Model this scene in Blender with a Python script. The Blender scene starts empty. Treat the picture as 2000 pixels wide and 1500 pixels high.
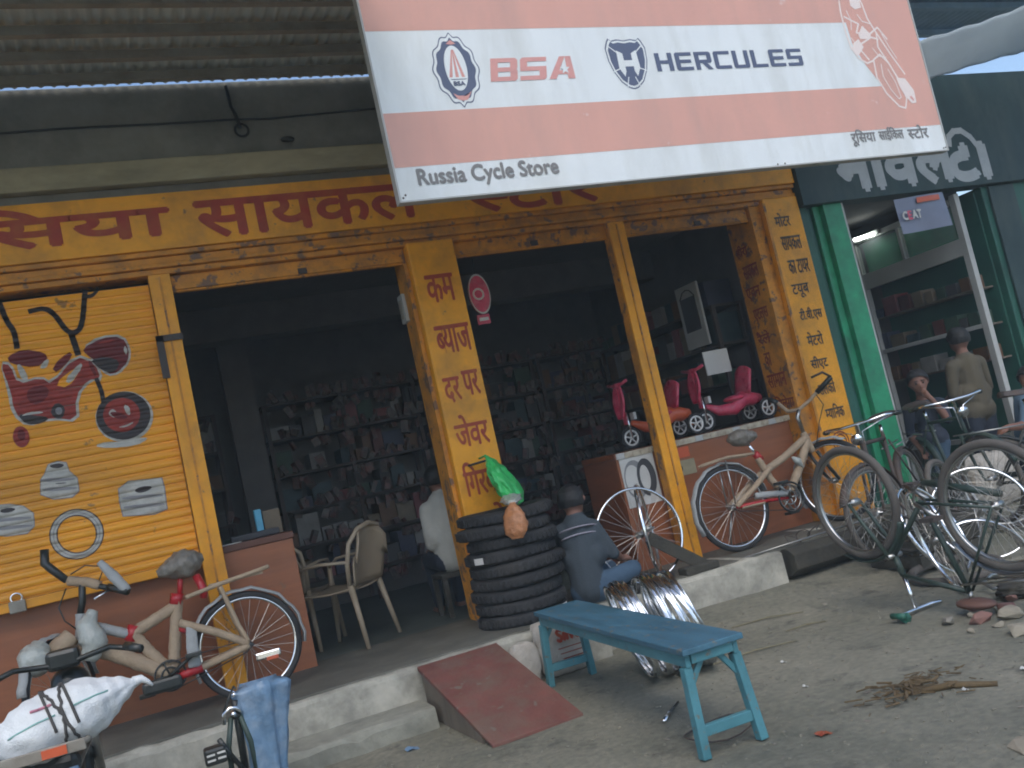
import bpy, bmesh, math, random
from mathutils import Vector, Matrix, noise as MN
rnd = random.Random(7)
PI = math.pi
rad = math.radians
SC = bpy.context.scene
COL = SC.collection

# ------------------------------------------------------------------ camera, sky, sun, exposure
YAW, PITCH, ROLL, EYE = rad(23.17), rad(4.85), rad(-12.6), 1.34
F = Vector((math.sin(YAW)*math.cos(PITCH), math.cos(YAW)*math.cos(PITCH), math.sin(PITCH)))
R0 = Vector((math.cos(YAW), -math.sin(YAW), 0)); U0 = R0.cross(F)
RV = R0*math.cos(ROLL)+U0*math.sin(ROLL); UV = -R0*math.sin(ROLL)+U0*math.cos(ROLL)
cam = bpy.data.cameras.new('camera'); cam.sensor_width = 36; cam.lens = 32.4; cam.clip_start = .05; cam.clip_end = 1000
camo = bpy.data.objects.new('camera', cam); COL.objects.link(camo)
camo.matrix_world = Matrix(((RV.x, UV.x, -F.x, 0), (RV.y, UV.y, -F.y, 0), (RV.z, UV.z, -F.z, EYE), (0, 0, 0, 1)))
SC.camera = camo
SUN_EL, SUN_AZ = rad(52), rad(200)          # azimuth from +Y towards +X: behind the photographer, to the left
wd = bpy.data.worlds.new('World'); SC.world = wd; wd.use_nodes = True
nt = wd.node_tree
sky = nt.nodes.new('ShaderNodeTexSky'); sky.sky_type = 'NISHITA'; sky.sun_disc = False
sky.sun_elevation = SUN_EL; sky.sun_rotation = SUN_AZ; sky.air_density = 1.0; sky.dust_density = 1.5; sky.ozone_density = 1.5
nt.links.new(sky.outputs[0], nt.nodes['Background'].inputs[0]); nt.nodes['Background'].inputs[1].default_value = .11
sl = bpy.data.lights.new('sun', 'SUN'); sl.energy = .6; sl.angle = rad(40); sl.color = (1, .97, .92)
so = bpy.data.objects.new('sun', sl); COL.objects.link(so); so.location = (-6, -10, 14)
sd = Vector((math.sin(SUN_AZ)*math.cos(SUN_EL), math.cos(SUN_AZ)*math.cos(SUN_EL), math.sin(SUN_EL)))
so.rotation_euler = (-sd).to_track_quat('-Z', 'Y').to_euler()
SC.view_settings.view_transform = 'Standard'; SC.view_settings.look = 'None'
SC.view_settings.exposure = 1.0; SC.view_settings.gamma = 1
SC.render.engine = 'CYCLES'; SC.cycles.use_denoising = True; SC.cycles.use_adaptive_sampling = True; SC.cycles.adaptive_threshold = .035; SC.cycles.max_bounces = 6
SC.cycles.filter_width = 1.9; SC.cycles.diffuse_bounces = 4; SC.cycles.glossy_bounces = 2; SC.cycles.transparent_max_bounces = 8

# ------------------------------------------------------------------ helpers
class MB:
    def __init__(s): s.v = []; s.f = []
    def add(s, vs, fs):
        n = len(s.v); s.v += [Vector(p) for p in vs]; s.f += [tuple(i+n for i in f) for f in fs]; return s
    def box(s, x0, x1, y0, y1, z0, z1):
        return s.add([(x0,y0,z0),(x1,y0,z0),(x1,y1,z0),(x0,y1,z0),(x0,y0,z1),(x1,y0,z1),(x1,y1,z1),(x0,y1,z1)],
                     [(3,2,1,0),(4,5,6,7),(0,1,5,4),(1,2,6,5),(2,3,7,6),(3,0,4,7)])
    def obox(s, c, size, m):
        h = Vector(size)/2; c = Vector(c)
        vs = [c+m@Vector((a*h.x, b*h.y, d*h.z)) for d in (-1,1) for a,b in ((-1,-1),(1,-1),(1,1),(-1,1))]
        return s.add(vs, [(3,2,1,0),(4,5,6,7),(0,1,5,4),(1,2,6,5),(2,3,7,6),(3,0,4,7)])
    def bar(s, p, q, w, h, up=(0,0,1)):
        p = Vector(p); q = Vector(q); d = (q-p).normalized(); up = Vector(up)
        if abs(d.dot(up)) > .98: up = Vector((0,1,0))
        a = d.cross(up).normalized(); b = a.cross(d)
        vs = [e+a*i*w/2+b*j*h/2 for e in (p,q) for i,j in ((-1,-1),(1,-1),(1,1),(-1,1))]
        return s.add(vs, [(0,1,2,3),(7,6,5,4),(0,4,5,1),(1,5,6,2),(2,6,7,3),(3,7,4,0)])
    def tube(s, pts, r, seg=8, closed=False, flat=1.0, up=None):
        P = [Vector(p) for p in pts]; n = len(P); rs = r if isinstance(r, (list, tuple)) else [r]*n
        prev = None; vs = []
        for i in range(n):
            if closed: d = P[(i+1)%n]-P[i-1]
            else: d = P[min(i+1,n-1)]-P[max(i-1,0)]
            if d.length < 1e-9: d = Vector((0,0,1))
            d.normalize()
            if up is not None: a = Vector(up)-d*Vector(up).dot(d)
            elif prev is None:
                a = Vector((0,0,1)) if abs(d.z) < .9 else Vector((1,0,0)); a = a-d*a.dot(d)
            else: a = prev-d*prev.dot(d)
            a.normalize(); prev = a; b = d.cross(a)
            for k in range(seg):
                t = 2*PI*k/seg; vs.append(P[i]+(a*math.cos(t)*flat+b*math.sin(t))*rs[i])
        fs = []
        for i in range(n if closed else n-1):
            j = (i+1)%n
            for k in range(seg):
                l = (k+1)%seg; fs.append((i*seg+k, i*seg+l, j*seg+l, j*seg+k))
        if not closed: fs += [tuple(range(seg-1,-1,-1)), tuple((n-1)*seg+k for k in range(seg))]
        return s.add(vs, fs)
    def ring(s, c, u, v, Rr, r, seg=40, sub=8, flat=1.0):
        c = Vector(c); u = Vector(u).normalized(); v = Vector(v).normalized(); n = u.cross(v); vs = []; fs = []
        for i in range(seg):
            t = 2*PI*i/seg; e = u*math.cos(t)+v*math.sin(t)
            for k in range(sub):
                a = 2*PI*k/sub; vs.append(c+e*(Rr+r*math.cos(a))+n*r*flat*math.sin(a))
        for i in range(seg):
            j = (i+1)%seg
            for k in range(sub):
                l = (k+1)%sub; fs.append((i*sub+k, j*sub+k, j*sub+l, i*sub+l))
        return s.add(vs, fs)
    def ell(s, c, r, nu=16, nv=10, m=None):
        c = Vector(c); vs = []; fs = []
        for j in range(nv+1):
            p = PI*j/nv
            for i in range(nu):
                t = 2*PI*i/nu; w = Vector((r[0]*math.sin(p)*math.cos(t), r[1]*math.sin(p)*math.sin(t), r[2]*math.cos(p)))
                vs.append(c+(m@w if m else w))
        for j in range(nv):
            for i in range(nu):
                k = (i+1)%nu; fs.append((j*nu+i, (j+1)*nu+i, (j+1)*nu+k, j*nu+k))
        return s.add(vs, fs)
    def prism(s, pts, ax, a0, a1):
        # polygon pts in the plane across axis ax ('x','y','z'), swept from a0 to a1
        def mk(p, a): return {'x': (a,p[0],p[1]), 'y': (p[0],a,p[1]), 'z': (p[0],p[1],a)}[ax]
        n = len(pts); vs = [mk(p,a0) for p in pts]+[mk(p,a1) for p in pts]
        return s.add(vs, [tuple(range(n)), tuple(range(2*n-1,n-1,-1))]+[(i,i+n,(i+1)%n+n,(i+1)%n) for i in range(n)])
    def grid(s, fn, nu, nv):
        vs = [fn(i/nu, j/nv) for j in range(nv+1) for i in range(nu+1)]
        return s.add(vs, [(j*(nu+1)+i, j*(nu+1)+i+1, (j+1)*(nu+1)+i+1, (j+1)*(nu+1)+i) for j in range(nv) for i in range(nu)])
    def mesh(s, name):
        me = bpy.data.meshes.new(name); me.from_pydata([tuple(p) for p in s.v], [], s.f); me.update()
        bm = bmesh.new(); bm.from_mesh(me); bmesh.ops.recalc_face_normals(bm, faces=bm.faces); bm.to_mesh(me); bm.free()
        return me
    def build(s, name, mat, parent=None, smooth=False, bevel=0, shift=True):
        if parent is not None and shift and parent.get('_o') is None and parent.name in ORG:
            o0 = ORG[parent.name]; s.v = [p-o0 for p in s.v]
        me = s.mesh(name)
        return link(name, me, mat, parent, smooth, bevel)
ORG = {}
def link(name, me, mat, parent=None, smooth=False, bevel=0):
    o = bpy.data.objects.new(name, me); COL.objects.link(o)
    if mat is not None: me.materials.append(mat)
    if smooth: me.polygons.foreach_set('use_smooth', [True]*len(me.polygons))
    if bevel:
        b = o.modifiers.new('bevel', 'BEVEL'); b.width = bevel; b.segments = 2; b.limit_method = 'ANGLE'
    if parent is not None:
        o.parent = parent
        if parent.name in ORG: ORG[o.name] = ORG[parent.name]
    return o
def tag(o, label=None, cat=None, group=None, kind=None):
    if label: o['label'] = label
    if cat: o['category'] = cat
    if group: o['group'] = group
    if kind: o['kind'] = kind
    return o
def thing(name, label, cat, loc=(0,0,0), group=None):     # Empty at the base; its parts are given in world coordinates
    o = bpy.data.objects.new(name, None); COL.objects.link(o); o.location = loc; o.empty_display_size = .1
    ORG[o.name] = Vector(loc); return tag(o, label, cat, group)
def one(name, mb, mat, label, cat, group=None, smooth=False, bevel=0):   # a thing that is one mesh
    c = sum(mb.v, Vector())/len(mb.v); z = min(p.z for p in mb.v); c.z = z
    mb.v = [p-c for p in mb.v]; o = link(name, mb.mesh(name), mat, None, smooth, bevel); o.location = c
    return tag(o, label, cat, group)
def struct(name, mb, mat, smooth=False, bevel=0):
    return tag(mb.build(name, mat, None, smooth, bevel), kind='structure')
def copy_tree(o, parent=None):
    c = o.copy(); COL.objects.link(c); c.parent = parent
    for ch in list(o.children): copy_tree(ch, c)
    return c
def rmat(ax, a): return Matrix.Rotation(a, 3, ax)

# ------------------------------------------------------------------ materials
def M(name, col, rough=.6, metal=0, var=.18, scale=6, dirt=None, dscale=1.6, damt=.35, bump=0, bscale=80, spec=.5, stretch=None, trans=0, alpha=1, chip=None):
    m = bpy.data.materials.new(name); m.use_nodes = True; t = m.node_tree; N = t.nodes; L = t.links
    b = N['Principled BSDF']; b.inputs['Roughness'].default_value = rough; b.inputs['Metallic'].default_value = metal
    b.inputs['Specular IOR Level'].default_value = spec
    if trans: b.inputs['Transmission Weight'].default_value = trans
    if alpha < 1: b.inputs['Alpha'].default_value = alpha
    g = N.new('ShaderNodeNewGeometry'); mp = N.new('ShaderNodeMapping'); L.new(g.outputs['Position'], mp.inputs[0])
    if stretch: mp.inputs['Scale'].default_value = stretch
    n1 = N.new('ShaderNodeTexNoise'); n1.inputs['Scale'].default_value = scale; n1.inputs['Detail'].default_value = 6; n1.inputs['Roughness'].default_value = .65
    L.new(mp.outputs[0], n1.inputs['Vector'])
    mr = N.new('ShaderNodeMapRange'); mr.inputs[1].default_value = .25; mr.inputs[2].default_value = .75
    mr.inputs[3].default_value = 1-var; mr.inputs[4].default_value = 1+var; L.new(n1.outputs[0], mr.inputs[0])
    mx = N.new('ShaderNodeMix'); mx.data_type = 'RGBA'; mx.blend_type = 'MULTIPLY'; mx.inputs[0].default_value = 1
    mx.inputs[6].default_value = (*col, 1); L.new(mr.outputs[0], mx.inputs[7]); out = mx.outputs[2]
    if dirt:
        n2 = N.new('ShaderNodeTexNoise'); n2.inputs['Scale'].default_value = dscale; n2.inputs['Detail'].default_value = 8; n2.inputs['Roughness'].default_value = .7
        L.new(mp.outputs[0], n2.inputs['Vector'])
        r2 = N.new('ShaderNodeMapRange'); r2.inputs[1].default_value = .45; r2.inputs[2].default_value = .72; r2.inputs[3].default_value = 0; r2.inputs[4].default_value = damt
        L.new(n2.outputs[0], r2.inputs[0])
        m2 = N.new('ShaderNodeMix'); m2.data_type = 'RGBA'; L.new(r2.outputs[0], m2.inputs[0]); L.new(out, m2.inputs[6]); m2.inputs[7].default_value = (*dirt, 1); out = m2.outputs[2]
    if chip:
        n4 = N.new('ShaderNodeTexNoise'); n4.inputs['Scale'].default_value = chip[1]; n4.inputs['Detail'].default_value = 10; n4.inputs['Roughness'].default_value = .62
        L.new(g.outputs['Position'], n4.inputs['Vector'])
        r4 = N.new('ShaderNodeMapRange'); r4.inputs[1].default_value = chip[2]; r4.inputs[2].default_value = chip[2]+.03; r4.inputs[3].default_value = 0; r4.inputs[4].default_value = .85
        L.new(n4.outputs[0], r4.inputs[0]); m4 = N.new('ShaderNodeMix'); m4.data_type = 'RGBA'; L.new(r4.outputs[0], m4.inputs[0]); L.new(out, m4.inputs[6]); m4.inputs[7].default_value = (*chip[0], 1); out = m4.outputs[2]
    L.new(out, b.inputs['Base Color'])
    r3 = N.new('ShaderNodeMapRange'); r3.inputs[3].default_value = max(.02, rough-.12); r3.inputs[4].default_value = min(1, rough+.12); L.new(n1.outputs[0], r3.inputs[0]); L.new(r3.outputs[0], b.inputs['Roughness'])
    if bump:
        n3 = N.new('ShaderNodeTexNoise'); n3.inputs['Scale'].default_value = bscale; n3.inputs['Detail'].default_value = 5
        L.new(mp.outputs[0], n3.inputs['Vector']); bp = N.new('ShaderNodeBump'); bp.inputs['Strength'].default_value = bump; bp.inputs['Distance'].default_value = .01
        L.new(n3.outputs[0], bp.inputs['Height']); L.new(bp.outputs[0], b.inputs['Normal'])
    return m
GR = (.08,.075,.06)
m_yel = M('yellow paint', (.90,.375,.010), .5, chip=((.22,.13,.07), 9, .66), dirt=(.24,.12,.03), dscale=2.4, damt=.55, var=.12, bump=.15, bscale=30)
m_yeld = M('worn yellow paint', (.68,.275,.025), .6, chip=((.14,.09,.07), 11, .57), dirt=(.16,.09,.05), dscale=5, damt=.75, var=.25, bump=.2, bscale=25)
m_shut = M('yellow shutter paint', (.90,.375,.012), .45, chip=((.30,.15,.04), 7, .66), dirt=(.28,.14,.03), dscale=2, damt=.5, var=.1, stretch=(.4,1,1.5))
m_wallg = M('grey limewashed plaster', (.24,.235,.20), .9, dirt=(.09,.09,.075), dscale=1.3, damt=.7, bump=.3, bscale=20)
m_ledge = M('stained cream plaster', (.40,.35,.22), .9, dirt=(.15,.14,.10), dscale=2.2, damt=.6, bump=.3, bscale=20, stretch=(.5,1,1.5))
m_band = M('grey cement band', (.20,.19,.16), .9, dirt=GR, bump=.3)
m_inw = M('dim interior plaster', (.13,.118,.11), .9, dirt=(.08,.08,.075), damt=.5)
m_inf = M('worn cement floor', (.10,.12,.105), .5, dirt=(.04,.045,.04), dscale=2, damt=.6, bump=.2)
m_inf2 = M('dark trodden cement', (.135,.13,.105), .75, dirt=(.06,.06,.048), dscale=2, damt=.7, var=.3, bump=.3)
m_ground = None
m_plinth = M('whitewashed cement', (.44,.42,.35), .9, dirt=(.10,.10,.08), dscale=2.4, damt=.85, var=.3, bump=.6, bscale=25)
m_step = M('grey cement step', (.28,.275,.225), .9, dirt=(.07,.075,.06), dscale=2, damt=.7, var=.3, bump=.5, bscale=30)
m_lam = M('brown laminate', (.32,.11,.045), .42, chip=((.20,.12,.07), 8, .68), dirt=(.16,.07,.035), dscale=1.2, damt=.5, var=.18, scale=3, stretch=(.6,1,6))
m_lamd = M('dark laminate edge', (.12,.045,.025), .5)
m_trim = M('chequered counter trim', (.52,.46,.34), .6, dirt=(.2,.13,.08), dscale=18, damt=.9)
m_redp = M('red sign paint', (.38,.045,.02), .6, dirt=(.5,.25,.03), dscale=8, damt=.25)
m_redd = M('faded red paint', (.26,.045,.025), .65, dirt=(.3,.14,.03), dscale=6, damt=.5)
m_blkp = M('black sign paint', (.045,.035,.03), .6, dirt=(.4,.22,.05), dscale=10, damt=.35)
m_green = M('green enamel paint', (.025,.30,.14), .45, dirt=(.02,.09,.06), dscale=2, damt=.7, var=.25)
m_dgreen = M('dark green enamel paint', (.02,.11,.075), .5, dirt=(.015,.04,.035), dscale=3, damt=.7, var=.3)
m_teal = M('dark teal board', (.018,.045,.045), .6, dirt=(.06,.075,.065), dscale=3, damt=.8, var=.35, stretch=(1,1,.4))
m_novl = M('grey white lettering', (.42,.44,.44), .7, var=.15)
m_alu = M('dull white frame paint', (.48,.48,.45), .5, dirt=(.2,.2,.18), dscale=3, damt=.5)
m_shw = M('white sign vinyl', (.78,.81,.80), .45, var=.05, scale=3, dirt=(.50,.50,.44), dscale=2.6, damt=.55, stretch=(1,1,.22), chip=((.42,.36,.28), 30, .72))
m_sho = M('faded orange sign vinyl', (.70,.37,.29), .45, var=.05, dirt=(.54,.33,.27), dscale=2.6, damt=.65, stretch=(1,1,.22), chip=((.72,.52,.46), 14, .68))
m_shr = M('faded red lettering', (.68,.33,.29), .5, var=.06)
m_shn = M('navy lettering', (.10,.12,.19), .5, var=.06)
m_shg = M('grey lettering', (.22,.21,.20), .5, var=.06)
m_shwl = M('pale line art', (.84,.72,.66), .5, var=.03)
m_tin = M('corrugated tin', (.66,.68,.63), .5, metal=.1, dirt=(.25,.23,.18), dscale=1.5, damt=.6)
m_steel = M('grey painted steel', (.30,.28,.23), .55, dirt=(.10,.06,.035), dscale=4, damt=.5)
m_rust = M('dark rusty iron', (.06,.05,.045), .7, dirt=(.12,.06,.03), dscale=8, damt=.6)
m_rub = M('black tyre rubber', (.020,.020,.021), .75, var=.35, dirt=(.075,.068,.06), dscale=4, damt=.55)
m_rubd = M('dusty tyre rubber', (.09,.08,.07), .85, var=.25, dirt=(.16,.14,.115), dscale=5, damt=.5)
m_chr = M('chrome', (.86,.88,.90), .12, metal=1, var=.06)
m_chrd = M('worn chrome', (.42,.42,.40), .35, metal=1, var=.2)
m_spk = M('steel spokes', (.50,.48,.43), .4, metal=.7, var=.1)
m_blk = M('black enamel', (.02,.024,.022), .35, var=.3, dirt=(.06,.055,.045), dscale=6, damt=.4)
m_bgr = M('dusty dark green enamel', (.03,.055,.045), .45, var=.3, dirt=(.09,.08,.06), dscale=5, damt=.5)
m_paper = M('tan wrapping paper', (.40,.30,.20), .85, var=.2, scale=14, dirt=(.28,.20,.13), dscale=9, damt=.5, bump=.5, bscale=60)
m_foam = M('grey wrapping foam', (.36,.37,.36), .8, var=.15, scale=20, bump=.5, bscale=50)
m_foamd = M('dusty plastic over a saddle', (.20,.18,.15), .45, var=.3, scale=25, bump=.6, bscale=45)
m_redf = M('red bicycle enamel', (.42,.02,.025), .3, var=.1)
m_redt = M('red toy plastic', (.60,.045,.10), .3, var=.3, scale=14, dirt=(.62,.22,.26), dscale=16, damt=.6, bump=.4, bscale=50)
m_ort = M('orange toy plastic', (.60,.11,.04), .35, var=.15)
m_blue = M('blue bench paint', (.055,.15,.21), .55, chip=((.17,.15,.12), 22, .60), dirt=(.03,.09,.13), dscale=2.5, damt=.8, var=.25, bump=.3, bscale=40, stretch=(4,.7,4))
m_bluel = M('teal bench paint', (.075,.235,.275), .5, chip=((.16,.14,.11), 26, .61), dirt=(.03,.12,.14), dscale=5, damt=.6, var=.2)
m_ramp = M('red oxide ramp top', (.17,.062,.048), .8, dirt=(.15,.115,.085), dscale=4, damt=.85, chip=((.17,.14,.11), 14, .62), var=.25, bump=.4, bscale=50)
m_wood = M('weathered wood', (.17,.14,.105), .85, dirt=(.08,.07,.055), dscale=4, damt=.6, stretch=(3,3,.6), bump=.4)
m_log = M('dark old wood', (.045,.042,.033), .9, dirt=(.09,.08,.06), dscale=6, damt=.5, bump=.6, bscale=40)
m_sack = M('white woven sack', (.74,.76,.76), .75, var=.06, scale=10, dirt=(.55,.56,.52), dscale=5, damt=.5, bump=.5, bscale=160)
m_sackd = M('dirty white sack', (.46,.43,.38), .8, var=.15, scale=10, dirt=(.26,.21,.16), dscale=6, damt=.7, bump=.6, bscale=50)
m_rope = M('dark rope', (.07,.065,.06), .9)
m_chair = M('tan plastic chair', (.36,.29,.20), .45, var=.06, dirt=(.22,.17,.11), damt=.4)
m_gbag = M('green plastic bag', (.05,.50,.13), .35, var=.15, scale=20, bump=.8, bscale=30)
m_cbag = M('cloudy clear plastic', (.42,.44,.40), .3, var=.2, scale=25, bump=.8, bscale=35)
m_org = M('orange snack in a bag', (.40,.17,.07), .4, var=.25, scale=25, bump=.8, bscale=40)
m_bplas = M('blue plastic sheet', (.14,.24,.36), .35, var=.35, scale=12, dirt=(.30,.36,.42), dscale=9, damt=.7, bump=.8, bscale=25)
m_skin = M('brown skin', (.22,.105,.07), .6, var=.1)
m_hair = M('black hair', (.012,.011,.011), .6, var=.3, bump=.6, bscale=120)
m_eye = M('dark eyes', (.015,.012,.01), .3)
m_shirt = M('slate grey shirt', (.045,.058,.07), .9, var=.2, bump=.3, bscale=90)
m_stripe = M('pale lavender stripe', (.30,.28,.33), .9)
m_jean = M('blue jeans', (.05,.09,.14), .9, var=.25, bump=.3, bscale=90)
m_wshirt = M('off white shirt', (.50,.49,.43), .9, var=.12, bump=.4, bscale=40)
m_tshirt = M('khaki shirt', (.105,.088,.058), .9, var=.2, bump=.3)
m_nshirt = M('navy shirt', (.025,.032,.05), .9, var=.2, bump=.3)
m_bshirt = M('dusty blue shirt', (.10,.16,.22), .9, var=.2, bump=.3)
m_card = M('white card', (.62,.61,.57), .7, var=.08)
m_grey = M('grey print', (.26,.26,.26), .7, var=.15)
m_dk = M('dark print', (.06,.06,.065), .7)
m_stone = M('grey stone', (.22,.205,.17), .9, var=.25, dirt=(.12,.11,.09), damt=.6, bump=.6, bscale=30)
m_grit = M('earthy grit', (.21,.195,.15), .95, var=.35, scale=20)
m_leath = M('brown leather', (.13,.065,.048), .55, var=.25)
m_brick = M('broken brick', (.24,.125,.10), .9, var=.25, dirt=(.2,.13,.1), damt=.5, bump=.6, bscale=40)
m_edge = M('crumbling earth edge', (.26,.225,.165), .95, var=.3, bump=.7, bscale=25)
m_conc = M('broken concrete', (.28,.25,.19), .9, var=.25, bump=.7, bscale=25)
m_stick = M('dry stick', (.19,.17,.10), .9, var=.3)
m_leaf = M('dry leaves', (.11,.075,.035), .9, var=.4, scale=30)
m_paint_w = M('white artwork paint', (.52,.50,.44), .6, var=.2, scale=14, dirt=(.30,.27,.22), dscale=9, damt=.7)
m_paint_g = M('grey artwork paint', (.26,.25,.25), .6, var=.15)
m_paint_d = M('dark artwork paint', (.05,.04,.038), .6, var=.2)
m_paint_r = M('red artwork paint', (.34,.045,.03), .6, var=.35, scale=16, dirt=(.20,.03,.025), dscale=10, damt=.8)
m_paint_m = M('maroon artwork paint', (.16,.022,.022), .6, var=.2)
m_tarp = M('pale grey tarpaulin', (.62,.66,.67), .6, var=.12, dirt=(.25,.28,.30), dscale=2, damt=.6, bump=.5, bscale=12)
_n = m_tarp.node_tree; _t = _n.nodes.new('ShaderNodeBsdfTranslucent'); _t.inputs[0].default_value = (.86,.92,.94,1); _x = _n.nodes.new('ShaderNodeMixShader'); _x.inputs[0].default_value = .7
_n.links.new(_n.nodes['Principled BSDF'].outputs[0], _x.inputs[1]); _n.links.new(_t.outputs[0], _x.inputs[2]); _n.links.new(_x.outputs[0], _n.nodes['Material Output'].inputs[0])
m_blsheet = M('blue painted sheet', (.30,.42,.52), .6, var=.2)
m_ceat = M('bluish grey poster', (.20,.22,.30), .4, var=.1)
m_glass = M('cabinet glass', (.55,.62,.60), .08, alpha=.18, var=.02)
m_rimw = M('silver painted plastic', (.78,.76,.72), .3, metal=.25, var=.05)
m_rim = M('polished alloy rim', (.80,.80,.80), .25, metal=1, var=.05)
m_tubel = bpy.data.materials.new('lit tube'); m_tubel.use_nodes = True
_b = m_tubel.node_tree.nodes['Principled BSDF']; _b.inputs['Emission Color'].default_value = (.9,1,.97,1); _b.inputs['Emission Strength'].default_value = 7
BOXM = [M('box %d' % i, tuple(.7*v_ for v_ in c), .6, var=.25, scale=9) for i, c in enumerate([(.16,.05,.04),(.09,.085,.08),(.25,.19,.12),(.05,.09,.10),(.33,.31,.28),(.20,.10,.045),(.06,.065,.11),(.05,.10,.06),(.30,.09,.09)])]

CW = ['dark red', 'dark grey', 'tan', 'dark teal', 'pale grey', 'brown', 'navy', 'dark green', 'crimson']

# ground: dusty earth with coarse and fine relief
def ground_mat():
    m = bpy.data.materials.new('dusty earth'); m.use_nodes = True; t = m.node_tree; N = t.nodes; L = t.links; b = N['Principled BSDF']
    g = N.new('ShaderNodeNewGeometry')
    def noise(s, d=8, r=.65):
        n = N.new('ShaderNodeTexNoise'); n.inputs['Scale'].default_value = s; n.inputs['Detail'].default_value = d; n.inputs['Roughness'].default_value = r
        L.new(g.outputs['Position'], n.inputs['Vector']); return n.outputs[0]
    def ramp(src, stops):
        c = N.new('ShaderNodeValToRGB'); L.new(src, c.inputs[0]); e = c.color_ramp.elements
        e[0].position, e[0].color = stops[0][0], (*stops[0][1], 1); e[1].position, e[1].color = stops[-1][0], (*stops[-1][1], 1)
        for p, col in stops[1:-1]: x = e.new(p); x.color = (*col, 1)
        return c.outputs[0]
    a = ramp(noise(1.1), [(.28,(.120,.123,.095)),(.45,(.188,.184,.142)),(.60,(.232,.222,.172)),(.75,(.31,.285,.22))])
    f = ramp(noise(26), [(.3,(.72,.72,.72)),(.7,(1.22,1.2,1.15))])
    mx = N.new('ShaderNodeMix'); mx.data_type = 'RGBA'; mx.blend_type = 'MULTIPLY'; mx.inputs[0].default_value = 1; L.new(a, mx.inputs[6]); L.new(f, mx.inputs[7])
    st = ramp(noise(3.4, 6, .7), [(.56,(0,0,0)),(.68,(.85,.85,.85))])
    m2 = N.new('ShaderNodeMix'); m2.data_type = 'RGBA'; L.new(st, m2.inputs[0]); L.new(mx.outputs[2], m2.inputs[6]); m2.inputs[7].default_value = (.085,.083,.066,1)
    L.new(m2.outputs[2], b.inputs['Base Color']); b.inputs['Roughness'].default_value = .88
    bp = N.new('ShaderNodeBump'); bp.inputs['Strength'].default_value = .8; bp.inputs['Distance'].default_value = .012; L.new(noise(45, 8, .7), bp.inputs['Height']); L.new(bp.outputs[0], b.inputs['Normal'])
    return m
m_ground = ground_mat()

# ------------------------------------------------------------------ the setting: ground, plinth, steps
def gz(x, y):
    from mathutils import noise as mn
    z = .012*mn.noise(Vector((x*1.3, y*1.3, 0)))+.006*mn.noise(Vector((x*5, y*5, 3)))
    if x > 2.7: z += .075*max(0, min(1, (y-4.9)/.7))*min(1, (x-2.7)/.5)
    d = math.hypot((x-2.9)/.75, (y-2.45)/.4)
    z += .05*max(0, 1-d)
    return z
xs = [-85,-40,-20,-8,-4]+[-2.5+.1*i for i in range(116)]+[10,14,25,50,85]
ys = [-85,-40,-20,-8,-3,-1,0,1]+[1.5+.1*i for i in range(56)]+[7.6,9,12,20,45,85]
g = MB(); nx = len(xs)
g.v = [Vector((x, y, gz(x, y) if -2.5 <= x <= 9 and 1.5 <= y < 6.6 else 0)) for y in ys for x in xs]
g.f = [(j*nx+i, j*nx+i+1, (j+1)*nx+i+1, (j+1)*nx+i) for j in range(len(ys)-1) for i in range(nx-1)]
struct('ground', g, m_ground, smooth=True)

def rough_block(x0, x1, y0, y1, z0, z1, amp=.012, st=.09, keep=None):
    # a block whose front top edge and faces are chipped and uneven
    from mathutils import noise as mn
    m = MB(); n = max(2, int((x1-x0)/st)); prof = [(y1,z1),(y0+.03,z1),(y0+.008,z1-.006),(y0,z1-.03),(y0,(z0+z1)/2),(y0,z0)]
    for i in range(n+1):
        x = x0+(x1-x0)*i/n
        for k, (y, z) in enumerate(prof):
            a = amp*mn.noise(Vector((x*3.1, y*2+k*.7, z*9))); b = amp*1.4*mn.noise(Vector((x*7.3, 5+k, 2)))
            m.v.append(Vector((x, y+(a if k else 0), z+((b if 0 < k < 4 else 0)-abs(b)*(k in (2,3))))))
    P = len(prof)
    m.f = [(i*P+k, i*P+k+1, (i+1)*P+k+1, (i+1)*P+k) for i in range(n) for k in range(P-1)]
    m.f += [tuple(range(P)), tuple(n*P+k for k in range(P-1,-1,-1))]
    return m
PZ = .30
struct('plinth', rough_block(-3, 2.62, 5.47, 6.62, -.1, PZ), m_plinth)
struct('plinth.001', rough_block(2.62, 4.2, 5.62, 6.62, -.1, PZ+.004, .02), m_plinth)
struct('plinth.002', rough_block(4.2, 5.9, 5.95, 6.62, -.1, PZ, .03), m_plinth)
struct('step', rough_block(-3, 1.33, 5.17, 5.5, -.1, .11, .014), m_step)
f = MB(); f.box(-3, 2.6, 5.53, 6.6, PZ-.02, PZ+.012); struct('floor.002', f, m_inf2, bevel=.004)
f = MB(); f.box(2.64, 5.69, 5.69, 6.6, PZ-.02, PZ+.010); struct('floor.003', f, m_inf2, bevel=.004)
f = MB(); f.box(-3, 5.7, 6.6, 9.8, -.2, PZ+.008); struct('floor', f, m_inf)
f = MB(); f.box(5.92, 9.6, 6.3, 9.0, -.2, .22); struct('floor.001', f, m_inf)

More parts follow.
